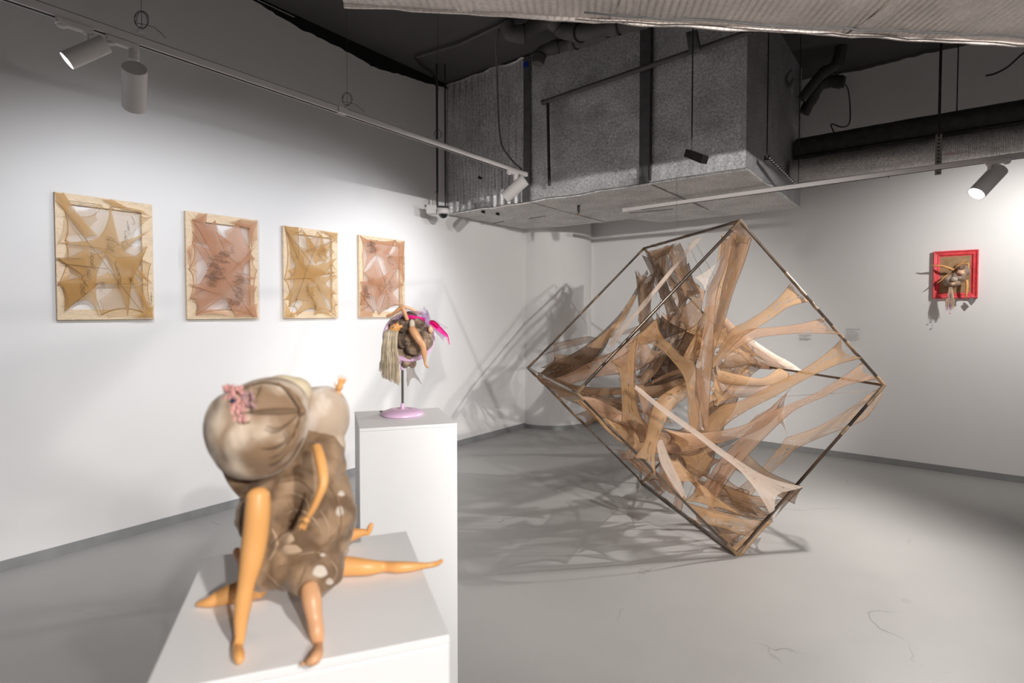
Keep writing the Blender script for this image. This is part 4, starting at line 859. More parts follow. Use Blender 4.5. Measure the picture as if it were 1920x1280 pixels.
# ------------------------------------------------------------------ four framed nylon pictures on the left wall
def wood(name, base):
    t = NT(name); c = t.coord('World', (3, 3, 3)); w = t.n('ShaderNodeTexNoise', i_Scale=2.2, i_Detail=5.0, i_Distortion=1.2)
    m = t.n('ShaderNodeMapping', i_Scale=(1, 2, 7)); t.link(c, 0, m, 0); t.link(m, 0, w, 'Vector')
    r = t.ramp(w, 'Fac', [(.3, tuple(x*.86 for x in base)), (.5, base), (.62, tuple(x*.8 for x in base)), (.7, base)])
    t.link(r, 'Color', t.b, 'Base Color'); t.b.inputs['Roughness'].default_value = .55; return t.mat
M['pine'] = wood('pale_pine', (.80, .62, .42))
M['ink'] = mat('black_ink', (.03, .028, .03), .7)
G1, G2 = (.70, .44, .16), (.72, .41, .25)
PN = {'o': nylon('golden_nylon', G1, .58, 0, .0, dark=.55, hw=(.488, .494)), 'ot': nylon('sheer_golden_nylon', G1, .24, 0, .0, dark=.6, hw=(.488, .494)),
      'p': nylon('rosy_nylon', G2, .50, 0, .0, dark=.55, hw=(.488, .494)), 'pt': nylon('sheer_rosy_nylon', G2, .22, 0, .0, dark=.6, hw=(.488, .494))}
FX = LX+.026
def picture(corners, label, conv, solid, sheer, layers, threads, inks, bw=.062):
    TL, TR, BR, BL = [on_x(*p, FX) for p in corners]
    y0 = (TL.y+BL.y)/2; y1 = (TR.y+BR.y)/2; z1 = (TL.z+TR.z)/2; z0 = (BL.z+BR.z)/2
    o = empty('nylon_picture', (LX, (y0+y1)/2, (z0+z1)/2), label, 'picture', 'framed stretched nylon pictures on the left wall')
    fx0 = LX+.004
    for (a, b_, c, d) in (((y0, z1), (y1, z1), (y1-bw, z1-bw), (y0+bw, z1-bw)), ((y1, z1), (y1, z0), (y1-bw, z0+bw), (y1-bw, z1-bw)),
                          ((y1, z0), (y0, z0), (y0+bw, z0+bw), (y1-bw, z0+bw)), ((y0, z0), (y0, z1), (y0+bw, z1-bw), (y0+bw, z0+bw))):
        vs = [(fx0, *p) for p in (a, b_, c, d)]+[(FX, *p) for p in (a, b_, c, d)]
        MB().add(vs, [(0, 1, 2, 3), (4, 5, 6, 7), (0, 1, 5, 4), (1, 2, 6, 5), (2, 3, 7, 6), (3, 0, 4, 7)]).build('stretcher_bar', M['pine'], o, smooth=False, bevel=.0015)
    cl = lambda p: V((p.x, min(max(p.y, y0-.004), y1+.004), min(max(p.z, z0-.004), z1+.004)))
    for i, (kind, pull, pts) in enumerate(layers):
        x = FX+.003+.0022*i
        q = [cl(on_x(*conv(*p), x)) for p in pts]
        star(q, PN[solid if kind == 's' else sheer], o, 'nylon_layer', pull=pull*.62, bulge=.006, nrm=(1, 0, 0), rings=5, per=10)
    x = FX+.003+.0022*len(layers)
    for a, b_ in threads:
        MB().tube([cl(on_x(*conv(*a), x)), cl(on_x(*conv(*b_), x+.002))], .0013, 5).build('taut_thread', N['brown'] if False else M['wrap'], o)
    r = random.Random(int(corners[0][0]))
    for (cx, cy, w, h, n_, tilt) in inks:
        m = MB(); n_ = max(2, int(n_*.75))
        for k in range(n_):
            t = (k+.5)/n_; bx = cx+tilt*(t-.5)*h+r.uniform(-w, w)*.35; by = cy+(t-.5)*h
            pts = []; ph = r.random()*6
            for s in range(9):
                pts.append((bx+w*.28*math.sin(s*1.3+ph)+r.uniform(-1, 1)*w*.16+tilt*s*.6, by+h/n_*.9*math.cos(s*.9+ph)+r.uniform(-2, 2)*1.5))
            m.tube(cr([on_x(*conv(*p), x+.001) for p in pts], 3), .00045, 4)
        m.build('ink_drawing', M['ink'], o)
    return o
c6 = lambda x, y: (80+x/4.571, 340+y/4.571)
c7 = lambda x, y: (500+x/5.818, 400+y/5.818)
picture([(102.5, 358.5), (286, 384), (288.5, 598), (107, 600)], 'largest golden nylon picture in a pale pine frame, leftmost on the wall', c6, 'o', 'ot', [
    ('t', .22, [(120, 110), (330, 300), (500, 195), (580, 215), (840, 250), (940, 300), (810, 400), (760, 560), (900, 555), (830, 700), (930, 705), (945, 1165), (500, 1150), (300, 860), (120, 900), (190, 500)]),
    ('t', .30, [(165, 295), (300, 250), (490, 195), (470, 330), (370, 470), (200, 470), (115, 560), (180, 330)]),
    ('t', .25, [(190, 500), (370, 480), (500, 620), (460, 850), (320, 1010), (190, 1110), (140, 860), (330, 720), (190, 640)]),
    ('s', .12, [(100, 88), (180, 95), (330, 310), (480, 470), (375, 480), (250, 330), (110, 170)]),
    ('s', .30, [(105, 520), (470, 480), (580, 200), (660, 520), (925, 415), (700, 600), (760, 640), (945, 880), (860, 850), (690, 740), (560, 640), (400, 560)]),
    ('s', .26, [(100, 655), (360, 570), (560, 600), (530, 640), (460, 850), (490, 1160), (380, 1020), (185, 1110), (145, 860), (330, 840), (370, 650)]),
    ('s', .30, [(520, 590), (700, 640), (900, 555), (770, 720), (950, 1165), (900, 1120), (760, 800), (700, 870), (730, 1160), (620, 860)]),
    ('s', .30, [(120, 860), (190, 1110), (230, 900), (620, 860), (945, 880), (760, 800), (560, 780), (330, 830)]),
    ('s', .2, [(500, 150), (580, 150), (680, 240), (840, 260), (940, 298), (860, 250), (600, 215)]),
    ('t', .25, [(480, 1020), (620, 880), (860, 880), (945, 1100), (915, 1165), (560, 1170), (500, 1150)]),
    ('s', .2, [(800, 1150), (860, 1120), (950, 1060), (950, 1168), (780, 1168)]),
], [((130, 180), (890, 1170)), ((150, 700), (560, 750)), ((225, 165), (500, 200)), ((100, 655), (330, 660))],
    [(385, 800, 60, 360, 16, -.35), (600, 540, 110, 120, 9, 0), (510, 900, 60, 60, 5, 0), (730, 440, 50, 260, 8, -.3), (650, 800, 30, 200, 6, .2), (930, 1000, 18, 90, 5, 0)])
picture([(348, 394.5), (484, 413), (485, 597), (350.5, 598.5)], 'rosy nylon picture in a pine frame, second from the left on the wall', c6, 'p', 'pt', [
    ('t', .22, [(1280, 320), (1480, 340), (1560, 500), (1680, 330), (1840, 350), (1800, 560), (1820, 660), (1840, 760), (1840, 1165), (1310, 1150), (1260, 1010), (1250, 750), (1280, 520)]),
    ('t', .3, [(1285, 430), (1480, 340), (1580, 560), (1460, 640), (1260, 750), (1235, 600), (1280, 520)]),
    ('s', .22, [(1270, 330), (1410, 270), (1370, 380), (1480, 440), (1500, 560), (1280, 520)]),
    ('s', .28, [(1280, 325), (1480, 330), (1560, 560), (1720, 760), (1640, 800), (1520, 900), (1260, 1010), (1400, 830), (1480, 600), (1400, 440)]),
    ('s', .3, [(1280, 520), (1500, 560), (1700, 700), (1840, 540), (1800, 640), (1720, 780), (1840, 830), (1700, 880), (1560, 960), (1310, 1150), (1260, 1010), (1480, 900)]),
    ('s', .25, [(1560, 420), (1670, 335), (1790, 600), (1820, 660), (1720, 770), (1560, 640), (1470, 420), (1540, 520)]),
    ('s', .28, [(1230, 880), (1500, 820), (1700, 780), (1840, 900), (1840, 1160), (1650, 1160), (1700, 1050), (1500, 1000), (1310, 1150), (1280, 1020), (1500, 940)]),
    ('s', .18, [(1400, 275), (1370, 370), (1290, 330), (1340, 270)]),
    ('s', .18, [(1600, 345), (1700, 320), (1842, 335), (1842, 490), (1800, 560), (1790, 380)]),
    ('s', .22, [(1640, 1165), (1700, 1060), (1815, 1056), (1842, 1040), (1842, 1168)]),
    ('s', .22, [(1305, 1150), (1400, 1080), (1600, 1120), (1650, 1160), (1480, 1140)]),
    ('s', .3, [(1232, 560), (1290, 520), (1280, 620), (1260, 750), (1232, 700)]),
], [((1280, 430), (1810, 1168)), ((1270, 745), (1330, 780))],
    [(1500, 720, 150, 240, 34, -.3), (1700, 920, 120, 280, 34, -.25), (1640, 590, 40, 40, 3, 0), (1600, 1050, 60, 90, 8, 0), (1440, 840, 120, 120, 14, -.2), (1265, 640, 20, 70, 4, 0)])
picture([(531.5, 421), (633.5, 437), (633.5, 597), (532.5, 596)], 'golden nylon picture in a pine frame, third from the left between the two rosy ones', c7, 'o', 'ot', [
    ('t', .2, [(195, 140), (380, 170), (430, 260), (560, 200), (700, 240), (740, 420), (640, 480), (700, 540), (770, 700), (700, 820), (775, 1000), (760, 1130), (550, 1060), (330, 1120), (240, 1020), (190, 720)]),
    ('s', .10, [(190, 130), (348, 150), (350, 250), (340, 480), (290, 560), (240, 300), (205, 170)]),
    ('s', .3, [(200, 160), (450, 390), (490, 560), (770, 640), (600, 620), (540, 720), (520, 900), (545, 1060), (400, 960), (240, 1020), (190, 950), (290, 760), (235, 620), (400, 470)]),
    ('s', .3, [(388, 170), (470, 400), (600, 380), (745, 290), (640, 520), (530, 560), (440, 420)]),
    ('s', .25, [(590, 180), (640, 430), (775, 640), (700, 560), (640, 470), (560, 440)]),
    ('s', .3, [(230, 400), (330, 520), (500, 560), (770, 480), (720, 580), (560, 720), (775, 670), (640, 780), (775, 880), (700, 960), (770, 1100), (560, 820), (500, 740), (380, 700), (190, 720), (300, 600)]),
    ('s', .3, [(260, 1120), (400, 960), (545, 1050), (420, 780), (560, 760), (690, 1060), (740, 1145), (640, 1090), (520, 1110), (560, 1000)]),
    ('s', .2, [(580, 185), (780, 215), (775, 330), (700, 250)]),
    ('s', .15, [(188, 1135), (188, 960), (250, 1080), (310, 1090), (312, 1138)]),
    ('t', .3, [(440, 200), (600, 250), (640, 400), (720, 420), (600, 420), (480, 420)]),
], [((575, 240), (260, 1120)), ((550, 790), (740, 1145)), ((205, 180), (500, 560)), ((740, 290), (420, 420)), ((345, 150), (352, 500))],
    [(600, 440, 50, 90, 6, -.4), (450, 820, 40, 120, 5, 0), (480, 900, 60, 60, 5, 0), (330, 940, 30, 50, 3, 0), (680, 650, 40, 60, 3, 0), (530, 1000, 20, 80, 3, .3)], bw=.055)
picture([(673, 440.5), (759, 450.5), (759, 596), (674, 594)], 'rosy nylon picture in a pine frame, rightmost of the row beside the stand figure', c7, 'p', 'pt', [
    ('t', .18, [(1020, 240), (1200, 290), (1410, 290), (1500, 330), (1505, 700), (1490, 1000), (1220, 1110), (1170, 1080), (1020, 1000), (1040, 440)]),
    ('s', .25, [(1015, 235), (1150, 290), (1250, 390), (1180, 470), (1060, 640), (1100, 480), (1050, 330)]),
    ('s', .25, [(1120, 280), (1410, 285), (1280, 420), (1350, 480), (1505, 470), (1420, 600), (1320, 680), (1280, 500), (1180, 440)]),
    ('s', .2, [(1400, 300), (1508, 300), (1508, 560), (1440, 560), (1350, 460), (1420, 380)]),
    ('s', .3, [(1010, 740), (1120, 720), (1320, 650), (1500, 480), (1420, 640), (1500, 780), (1380, 860), (1480, 1010), (1320, 1050), (1220, 1110), (1320, 860), (1180, 920), (1200, 760)]),
    ('s', .2, [(1010, 850), (1100, 800), (1170, 1080), (1100, 1010)]),
    ('s', .2, [(1010, 860), (1170, 1080), (1160, 1130), (1012, 1130)]),
    ('s', .3, [(1060, 640), (1200, 480), (1320, 700), (1300, 860), (1220, 1100), (1160, 900), (1010, 1000), (1010, 740), (1180, 700)]),
    ('s', .2, [(1430, 560), (1508, 540), (1508, 760), (1470, 640)]),
], [((1010, 860), (1175, 1090)), ((1190, 440), (1310, 800)), ((1020, 1060), (1110, 1010)), ((1190, 960), (1440, 590)), ((1110, 720), (1175, 1080))],
    [(1150, 370, 90, 120, 22, 0), (1350, 510, 60, 130, 12, .2), (1350, 800, 50, 120, 8, 0), (1090, 860, 70, 140, 20, .3), (1230, 830, 50, 60, 3, 0), (1450, 900, 20, 100, 3, 0), (1330, 950, 60, 120, 6, 0)], bw=.055)
# ------------------------------------------------------------------ red framed doll relief on the back wall
M['red'] = mat('pink_red_frame', (.80, .085, .10), .45, var=.18, vscale=30, bump=.25, bscale=80)
M['skin'] = mat('orange_doll_skin', (.76, .375, .125), .42)
M['skin2'] = mat('tan_doll_skin', (.66, .35, .18), .4)
M['skin3'] = mat('pale_doll_skin', (.80, .50, .32), .4)
M['hair'] = mat('pale_blond_hair', (.72, .58, .40), .4, var=.25, vscale=60)
M['hair2'] = mat('ash_blond_hair', (.74, .64, .49), .4, var=.22, vscale=60)
M['canvas'] = mat('brown_wrinkled_nylon', (.36, .22, .11), .65, var=.25, vscale=20, bump=.8, bscale=40)
M['grey_ny'] = mat('grey_brown_nylon', (.30, .215, .155), .6, var=.3, vscale=30, bump=.6, bscale=70)
M['cotton'] = mat('pale_stuffing', (.60, .52, .44), .8, var=.12, vscale=15)
M['hotpink'] = mat('hot_pink_satin', (.85, .02, .28), .28)
M['purple_bead'] = mat('purple_bead', (.35, .05, .6), .2)
M['pinkbead'] = mat('pink_bead', (.9, .15, .4), .2)
M['mirror'] = mat('small_mirror', (.25, .24, .23), .12, .9)
cz = lambda x, y: (1700+x/7.111, 440+y/7.111)
RY = BY-.03
def R_(x, y, off=0.0): return on_y(*cz(x, y), RY-off)
TL, TR, BR, BL = [R_(*p) for p in ((357, 228), (966, 188), (945, 845), (342, 852))]
x0, x1 = (TL.x+BL.x)/2, (TR.x+BR.x)/2; z1, z0 = (TL.z+TR.z)/2, (BL.z+BR.z)/2
red = empty('doll_relief', ((x0+x1)/2, BY, (z0+z1)/2), 'small pink red picture frame holding doll limbs and blond hair on the right wall', 'framed artwork')
fw = (x1-x0)*.165
prof = [(0, .0), (0, .028), (.12, .034), (.22, .032), (.30, .024), (.55, .020), (.62, .024), (.70, .022), (.85, .012), (1.0, .010), (1.0, .0)]
b = MB(); vs = []; fs = []
for (cx, cy, sx, sy) in ((x0, z1, 1, -1), (x1, z1, -1, -1), (x1, z0, -1, 1), (x0, z0, 1, 1)):
    for (w, h) in prof: vs.append((cx+sx*w*fw, BY-.002-h*1.0, cy+sy*w*fw))
n = len(prof)
for i in range(4):
    for j in range(n-1): fs.append((i*n+j, i*n+j+1, ((i+1) % 4)*n+j+1, ((i+1) % 4)*n+j))
b.add(vs, fs).build('frame', M['red'], red, angle=15)
vs, fs = sheet((x0+fw*.9, BY-.012, z0+fw*.9), (x1-fw*.9, BY-.012, z0+fw*.9), (x1-fw*.9, BY-.012, z1-fw*.9), (x0+fw*.9, BY-.012, z1-fw*.9), 40, 40, .006, 3, (0, -1, 0))
MB().add(vs, fs).build('backing_cloth', M['canvas'], red)
def tubew(parent, name, mt, pts, flat=1.0, n=10, **k):
    """limb from (point, radius) pairs with rounded ends"""
    P_ = [V(p) for p, _ in pts]; Rr = [r for _, r in pts]
    c = cr(P_, 5); rr = crf(Rr, 5)
    d0 = (c[0]-c[1]).normalized(); d1 = (c[-1]-c[-2]).normalized()
    c = [c[0]+d0*rr[0]*.55, c[0]+d0*rr[0]*.4]+c+[c[-1]+d1*rr[-1]*.4, c[-1]+d1*rr[-1]*.55]; rr = [rr[0]*.25, rr[0]*.65]+rr+[rr[-1]*.65, rr[-1]*.25]
    return MB().tube(c, rr, n, flat=flat).build(name, mt, parent, **k)
u = (R_(101, 0)-R_(1, 0)).length/100      # metres per crop pixel here
def RL(name, pts, mt='skin', **k): return tubew(red, name, M[mt], [(R_(x, y, o), w*u/2) for x, y, w, o in pts], **k)
RL('doll_arm', [(325, 403, 10, .075), (380, 412, 22, .075), (440, 412, 28, .07), (485, 418, 34, .065), (550, 440, 36, .06), (620, 465, 38, .04)])
RL('doll_arm', [(405, 645, 10, .07), (440, 622, 14, .07), (478, 590, 18, .07), (510, 555, 20, .07), (545, 545, 22, .065), (585, 565, 24, .05)])
RL('doll_leg', [(795, 832, 18, .06), (796, 800, 26, .065), (800, 740, 36, .06), (806, 680, 38, .055), (800, 610, 46, .045)])
RL('doll_arm', [(785, 330, 12, .05), (760, 350, 14, .05), (720, 390, 20, .045), (690, 408, 22, .04), (660, 412, 18, .035)])
RL('doll_arm', [(750, 392, 14, .045), (790, 388, 18, .05), (822, 384, 22, .05), (824, 420, 24, .05), (816, 470, 26, .045)])
b = MB(); Rq = Matrix.Rotation(math.radians(0), 3, 'Y')
b.ball(R_(560, 610, .04), (80*u, .05, 90*u), 24, lump=.25, seed=3); b.ball(R_(680, 560, .04), (110*u, .045, 90*u), 24, lump=.3, seed=5)
b.ball(R_(770, 470, .03), (80*u, .035, 90*u), 24, lump=.3, seed=8); b.ball(R_(620, 650, .05), (90*u, .04, 55*u), 24)
b.build('nylon_body', M['grey_ny'], red, remesh=.004, smooth_it=4)
MB().ball(R_(632, 592, .085), (46*u, 46*u, 38*u), 20).build('pale_bead_belly', M['cotton'], red)
b = MB(); b.ball(R_(720, 500, .075), (52*u, 52*u, 36*u), 20); b.ball(R_(690, 470, .10), (9*u, 12*u, 9*u), 10); b.ball(R_(735, 515, .095), (30*u, 26*u, 22*u), 12); b.ball(R_(768, 468, .07), (14*u, 14*u, 10*u), 10)
b.build('doll_face', M['skin3'], red, remesh=.002)
b = MB(); b.ball(R_(612, 655, .095), (34*u, 30*u, 22*u), 16); b.ball(R_(612, 668, .115), (8*u, 10*u, 7*u), 10); b.build('doll_face', M['skin3'], red, remesh=.0015)
b = MB(); b.tube([R_(688, 525, .10), R_(700, 530, .102), R_(712, 528, .10)], .0018, 6); b.build('lips', M['hotpink'], red)
r = random.Random(3); b = MB()
for i in range(130):
    t = r.random(); e = r.random(); xb = 555+70*t; xe = 520+115*t+r.uniform(-8, 8); ye = r.uniform(930, 1020)-60*abs(t-.5)
    b.tube([R_(565+40*t, 700, .08+.02*e), R_(xb-5, 790, .085+.025*e), R_(xe, 890, .08+.02*e), R_(xe+r.uniform(-6, 6), ye, .075+.02*e)], [.0012, .0016, .0015, .0006], 4)
b.build('doll_hair', M['hair'], red)
b = MB(); b.tube([R_(577, 705, .112), R_(578, 900, .11), R_(577, 1048, .10)], .0008, 5); b.build('bead_string', M['purple_bead'], red)
for (x, y, m_, rr) in ((577, 1050, 'pinkbead', 10), (575, 968, 'purple_bead', 9), (575, 935, 'purple_bead', 9), (577, 910, 'purple_bead', 6), (532, 998, 'pinkbead', 9), (560, 828, 'pinkbead', 10)):
    MB().ball(R_(x, y, .112), rr*u, 12).build('bead', M[m_], red)
MB().tube([R_(560, 710, .11), R_(552, 830, .11), R_(532, 998, .112)], .0006, 4).build('bead_string', M['pinkbead'], red)
# little diamond mirror hanging at the frame's corner
q = [R_(865, 835, .03), R_(918, 882, .03), R_(860, 945, .03), R_(812, 882, .03)]
b = MB(); b.add(q+[p+V((0, .004, 0)) for p in q], [(0, 1, 2, 3), (7, 6, 5, 4), (0, 4, 5, 1), (1, 5, 6, 2), (2, 6, 7, 3), (3, 7, 4, 0)]); b.build('diamond_mirror', M['mirror'], red, smooth=False)
MB().ball(R_(863, 830, .035), 9*u, 12).build('bead', M['purple_bead'], red)
# ------------------------------------------------------------------ plinths
PZ = 1.10
def plinth(P, S, R, label):
    P, S, R = V(P), V(S), V(R); Q = P+R-S; c = (P+R)/2
    o = empty('plinth', (c.x, c.y, 0), label, 'plinth', 'white square plinths carrying figures')
    def ring(k): return [(c+(p-c)*k) for p in (P, S, R, Q)]
    MB().prism([(p.x, p.y) for p in ring(1)], 0.0, PZ-.0105).build('body', M['plinth'], o, smooth=False, bevel=.0015)
    MB().prism([(p.x, p.y) for p in ring(1.001)], PZ-.010, PZ).build('top_board', M['plinth'], o, smooth=False, bevel=.0012)
    return o
P, Q, R = on_z(383, 1044, PZ), on_z(762, 995, PZ), on_z(843, 1190, PZ)
plinth(P, P+R-Q, R, 'white plinth nearest the viewer, cut by the bottom edge, carrying the blurred seated figure')
plinth(on_z(665, 771.5, PZ), on_z(673.6, 803.6, PZ), on_z(857, 793, PZ), 'white plinth farther back carrying the pink stand with the hanging doll figure')
# ------------------------------------------------------------------ near figure: stuffed nylon with doll limbs
fig = empty('doll_limb_figure', tuple(on_z(545, 1110, PZ)), 'blurred figure of stuffed brown nylon with orange doll legs and arms on the nearest plinth', 'sculpture')
def body_mat(name, lo, hi, sc=22, bump=.8, spots=False):
    t = NT(name); c = t.coord('World'); n1 = t.n('ShaderNodeTexNoise', i_Scale=sc, i_Detail=4.0, i_Distortion=.8); t.link(c, 0, n1, 'Vector')
    w = t.n('ShaderNodeTexWave', i_Scale=9.0, i_Distortion=9.0, i_Detail=3.0); w.inputs['Detail Scale'].default_value = 1.4; t.link(c, 0, w, 'Vector')
    mx = t.n('ShaderNodeMath', operation='MULTIPLY'); t.link(n1, 'Fac', mx, 0); ad = t.n('ShaderNodeMath', operation='MULTIPLY_ADD', i_1=.45, i_2=.55); t.link(w, 'Fac', ad, 0); t.link(ad, 0, mx, 1)
    r = t.ramp(mx, 0, [(.27, lo), (.58, hi)])
    if spots:
        v = t.n('ShaderNodeTexVoronoi', i_Scale=26.0); t.link(c, 0, v, 'Vector'); r2 = t.ramp(v, 'Distance', [(.20, 1.), (.30, 0.)])
        v3 = t.n('ShaderNodeSeparateColor'); t.link(v, 'Color', v3, 0); g = t.n('ShaderNodeMath', operation='GREATER_THAN', i_1=.80); t.link(v3, 0, g, 0)
        k = t.n('ShaderNodeMath', operation='MULTIPLY'); t.link(r2, 'Color', k, 0); t.link(g, 0, k, 1)
        cm = t.n('ShaderNodeMix', data_type='RGBA'); t.link(k, 0, cm, 0); t.link(r, 'Color', cm, 6); cm.inputs[7].default_value = (.62, .53, .44, 1); t.link(cm, 2, t.b, 'Base Color')
    else: t.link(r, 'Color', t.b, 'Base Color')
    t.b.inputs['Roughness'].default_value = .7
    b1 = t.n('ShaderNodeBump', i_Strength=bump, i_Distance=.004); t.link(mx, 0, b1, 'Height'); t.link(b1, 0, t.b, 'Normal')
    t.b.inputs['Sheen Weight'].default_value = .2
    return t.mat
M['body'] = body_mat('brown_stuffed_nylon', (.15, .085, .042), (.35, .225, .13))
M['headny'] = body_mat('cotton_under_brown_nylon', (.26, .16, .09), (.62, .50, .385), 16, .5)
M['whiteny'] = body_mat('cotton_under_pale_nylon', (.50, .38, .28), (.80, .72, .65), 14, .4)
M['flower'] = mat('pink_lace_flower', (.72, .36, .33), .7, var=.3, vscale=120, bump=.6, bscale=200)
M['fold'] = mat('brown_nylon_fold', (.25, .155, .085), .7)
M['crease'] = mat('pale_nylon_crease', (.46, .33, .22), .7)
M['ivory'] = mat('ivory_stuffing', (.68, .58, .40), .7, var=.1)
def rest(x, y, w): return (EYE-PZ-.002)/(-ray(x, y).z+w/2/F)
def pr_(w, dep): return w/2*dep/F
def L3(parent, name, mt, pts, flat=1.0, n=14, **k):
    """limb from (px, py, width px, depth) stations"""
    pts = [(x, y, w, d if d else rest(x, y, w)) for x, y, w, d in pts]
    return tubew(parent, name, M[mt] if isinstance(mt, str) else mt, [(at(x, y, d), pr_(w, d)) for x, y, w, d in pts], flat=flat, n=n, **k)
def blob(b, x, y, rx, ry, dep, rd=None, **k):
    s = dep/F; rd = rd or (rx+ry)/2
    R_m = Matrix(((CY, -SY, 0), (SY, CY, 0), (0, 0, 1)))
    return b.ball(at(x, y, dep), (rx*s, rd*s, ry*s), 28, R_m, **k)
b = MB(); D0 = .655
blob(b, 545, 925, 82, 66, D0); blob(b, 575, 985, 90, 86, D0+.01); blob(b, 545, 1035, 86, 66, D0); blob(b, 510, 1056, 52, 46, D0); blob(b, 590, 1062, 52, 56, D0-.02)
blob(b, 515, 975, 62, 80, D0); blob(b, 610, 945, 52, 72, D0+.02); blob(b, 525, 875, 78, 40, D0+.01); blob(b, 585, 870, 66, 60, D0+.02); blob(b, 500, 1078, 36, 28, D0-.01)
blob(b, 468, 905, 30, 26, D0+.01); blob(b, 555, 1084, 34, 22, D0); blob(b, 596, 830, 40, 40, D0+.03)
bd = b.build('stuffed_body', M['body'], fig, remesh=.0035, smooth_it=6)
tx = bpy.data.textures.new('lumps', 'CLOUDS'); tx.noise_scale = .03; tx.noise_depth = 2
dm = bd.modifiers.new('lumps', 'DISPLACE'); dm.texture = tx; dm.strength = .015; dm.mid_level = .5; dm.texture_coords = 'GLOBAL'
b = MB(); blob(b, 484, 802, 93, 93, .615, 90, lump=.08, seed=2); blob(b, 505, 766, 72, 60, .625, 75); blob(b, 478, 840, 72, 58, .61, 70)
b.build('stuffed_head', M['headny'], fig, remesh=.003, smooth_it=8)
b = MB(); blob(b, 608, 782, 47, 60, .70, 52); blob(b, 620, 838, 28, 36, .69, 26); blob(b, 590, 770, 36, 46, .70)
b.build('pale_lobe', M['whiteny'], fig, remesh=.003, smooth_it=5)
b = MB(); blob(b, 550, 736, 34, 30, .665, 40); blob(b, 528, 724, 32, 22, .66); b.build('ivory_tuft', M['ivory'], fig, remesh=.003, smooth_it=4)
# folds of nylon drawn over the head from the knot at its right side
def onball(x, y, dep=.615, cx=484, cy=802, r=94):
    k = max(0, 1-((x-cx)**2+(y-cy)**2)/r**2); return at(x, y, dep-math.sqrt(k)*88*dep/F*1.0-.001)
for pts, w in (([(566, 768), (530, 765), (490, 768), (462, 772)], 9), ([(566, 770), (540, 792), (520, 802), (500, 798)], 5), ([(560, 800), (545, 838), (510, 868), (460, 876), (425, 858)], 10),
               ([(566, 772), (552, 820), (520, 850), (480, 862)], 5), ([(428, 792), (424, 820), (428, 846)], 5), ([(520, 716), (545, 735), (560, 755), (567, 768)], 7),
               ([(404, 790), (400, 820), (412, 850), (440, 874)], 9), ([(470, 722), (462, 735), (455, 752)], 5), ([(412, 752), (399, 775), (396, 805), (403, 838), (424, 866)], 15), ([(408, 760), (403, 790), (410, 830), (436, 862)], 9), ([(420, 858), (455, 882), (500, 886), (545, 862), (570, 820)], 13), ([(490, 722), (486, 742), (470, 760)], 7), ([(450, 730), (500, 715), (550, 735), (572, 775)], 7), ([(470, 790), (440, 800), (425, 830)], 6), ([(566, 790), (530, 830), (478, 838), (440, 815)], 6), ([(540, 800), (546, 820), (540, 845)], 4)):
    c = cr([onball(*p) for p in pts], 5); n = len(c)
    MB().tube(c, [pr_(w, .6)*(.35+.65*math.sin(math.pi*(i+.4)/(n))) for i in range(n)], 8, flat=.45).build('nylon_fold', M['fold'], fig)
MB().ball(onball(567, 770), .004, 12).build('knot', M['fold'], fig)
# pink lace flower with its dark centre
b = MB(); r = random.Random(5)
for i in range(90):
    x = r.uniform(420, 460); y = 722+r.random()*68
    b.ball(onball(x, y, .612)+V((0, 0, 0)), (r.uniform(.002, .004), r.uniform(.001, .0022), r.uniform(.002, .0036)), 8, Matrix.Rotation(r.random()*3, 3, 'Y'))
b.build('lace_flower', M['flower'], fig)
b = MB()
for i in range(16):
    x = r.uniform(452, 478); y = r.uniform(735, 775); b.ball(onball(x, y, .613), (.004, .0015, .003), 8)
b.build('lace_petal', mat('mauve_lace', (.50, .30, .30), .7), fig)
MB().ball(onball(437, 751, .609), .0028, 12).build('flower_centre', mat('dark_bead', (.02, .03, .07), .2), fig)
# cotton showing through thin nylon and creases, both laid on the evaluated body surface
bpy.context.view_layer.update(); dg = bpy.context.evaluated_depsgraph_get(); ev = bd.evaluated_get(dg)
inv = V(parent_world(bd))
def hit(px, py, lift=.0006):
    d = ray(px, py).normalized(); ok, loc, nn, _ = ev.ray_cast(EYEV-inv, d)
    return (loc+inv-d*lift) if ok else None
for (x, y, rx, ry) in ((600, 1071, 15, 13), (637, 958, 8, 11), (640, 925, 7, 6), (618, 1090, 8, 7), (545, 1030, 22, 10), (605, 1040, 6, 4), (538, 1008, 14, 12)):
    if hit(x, y) is None: continue
    vs = [hit(x, y, .0012)]; n_ = 24; fs = []
    for k in (1, 2, 3, 4):
        for j in range(n_):
            a = 2*math.pi*j/n_; q_ = hit(x+rx*k/4*math.cos(a)*(1+.12*math.sin(3*a)), y+ry*k/4*math.sin(a), .0012 if k < 4 else -.0006); vs.append(q_ if q_ is not None else vs[0])
    for j in range(n_):
        fs.append((0, 1+j, 1+(j+1) % n_))
        for k in range(3): fs.append((1+k*n_+j, 1+(k+1)*n_+j, 1+(k+1)*n_+(j+1) % n_, 1+k*n_+(j+1) % n_))
    MB().add(vs, fs).build('stuffing_showing', M['cotton'] if rx != 22 and rx != 14 else M['crease'], fig)
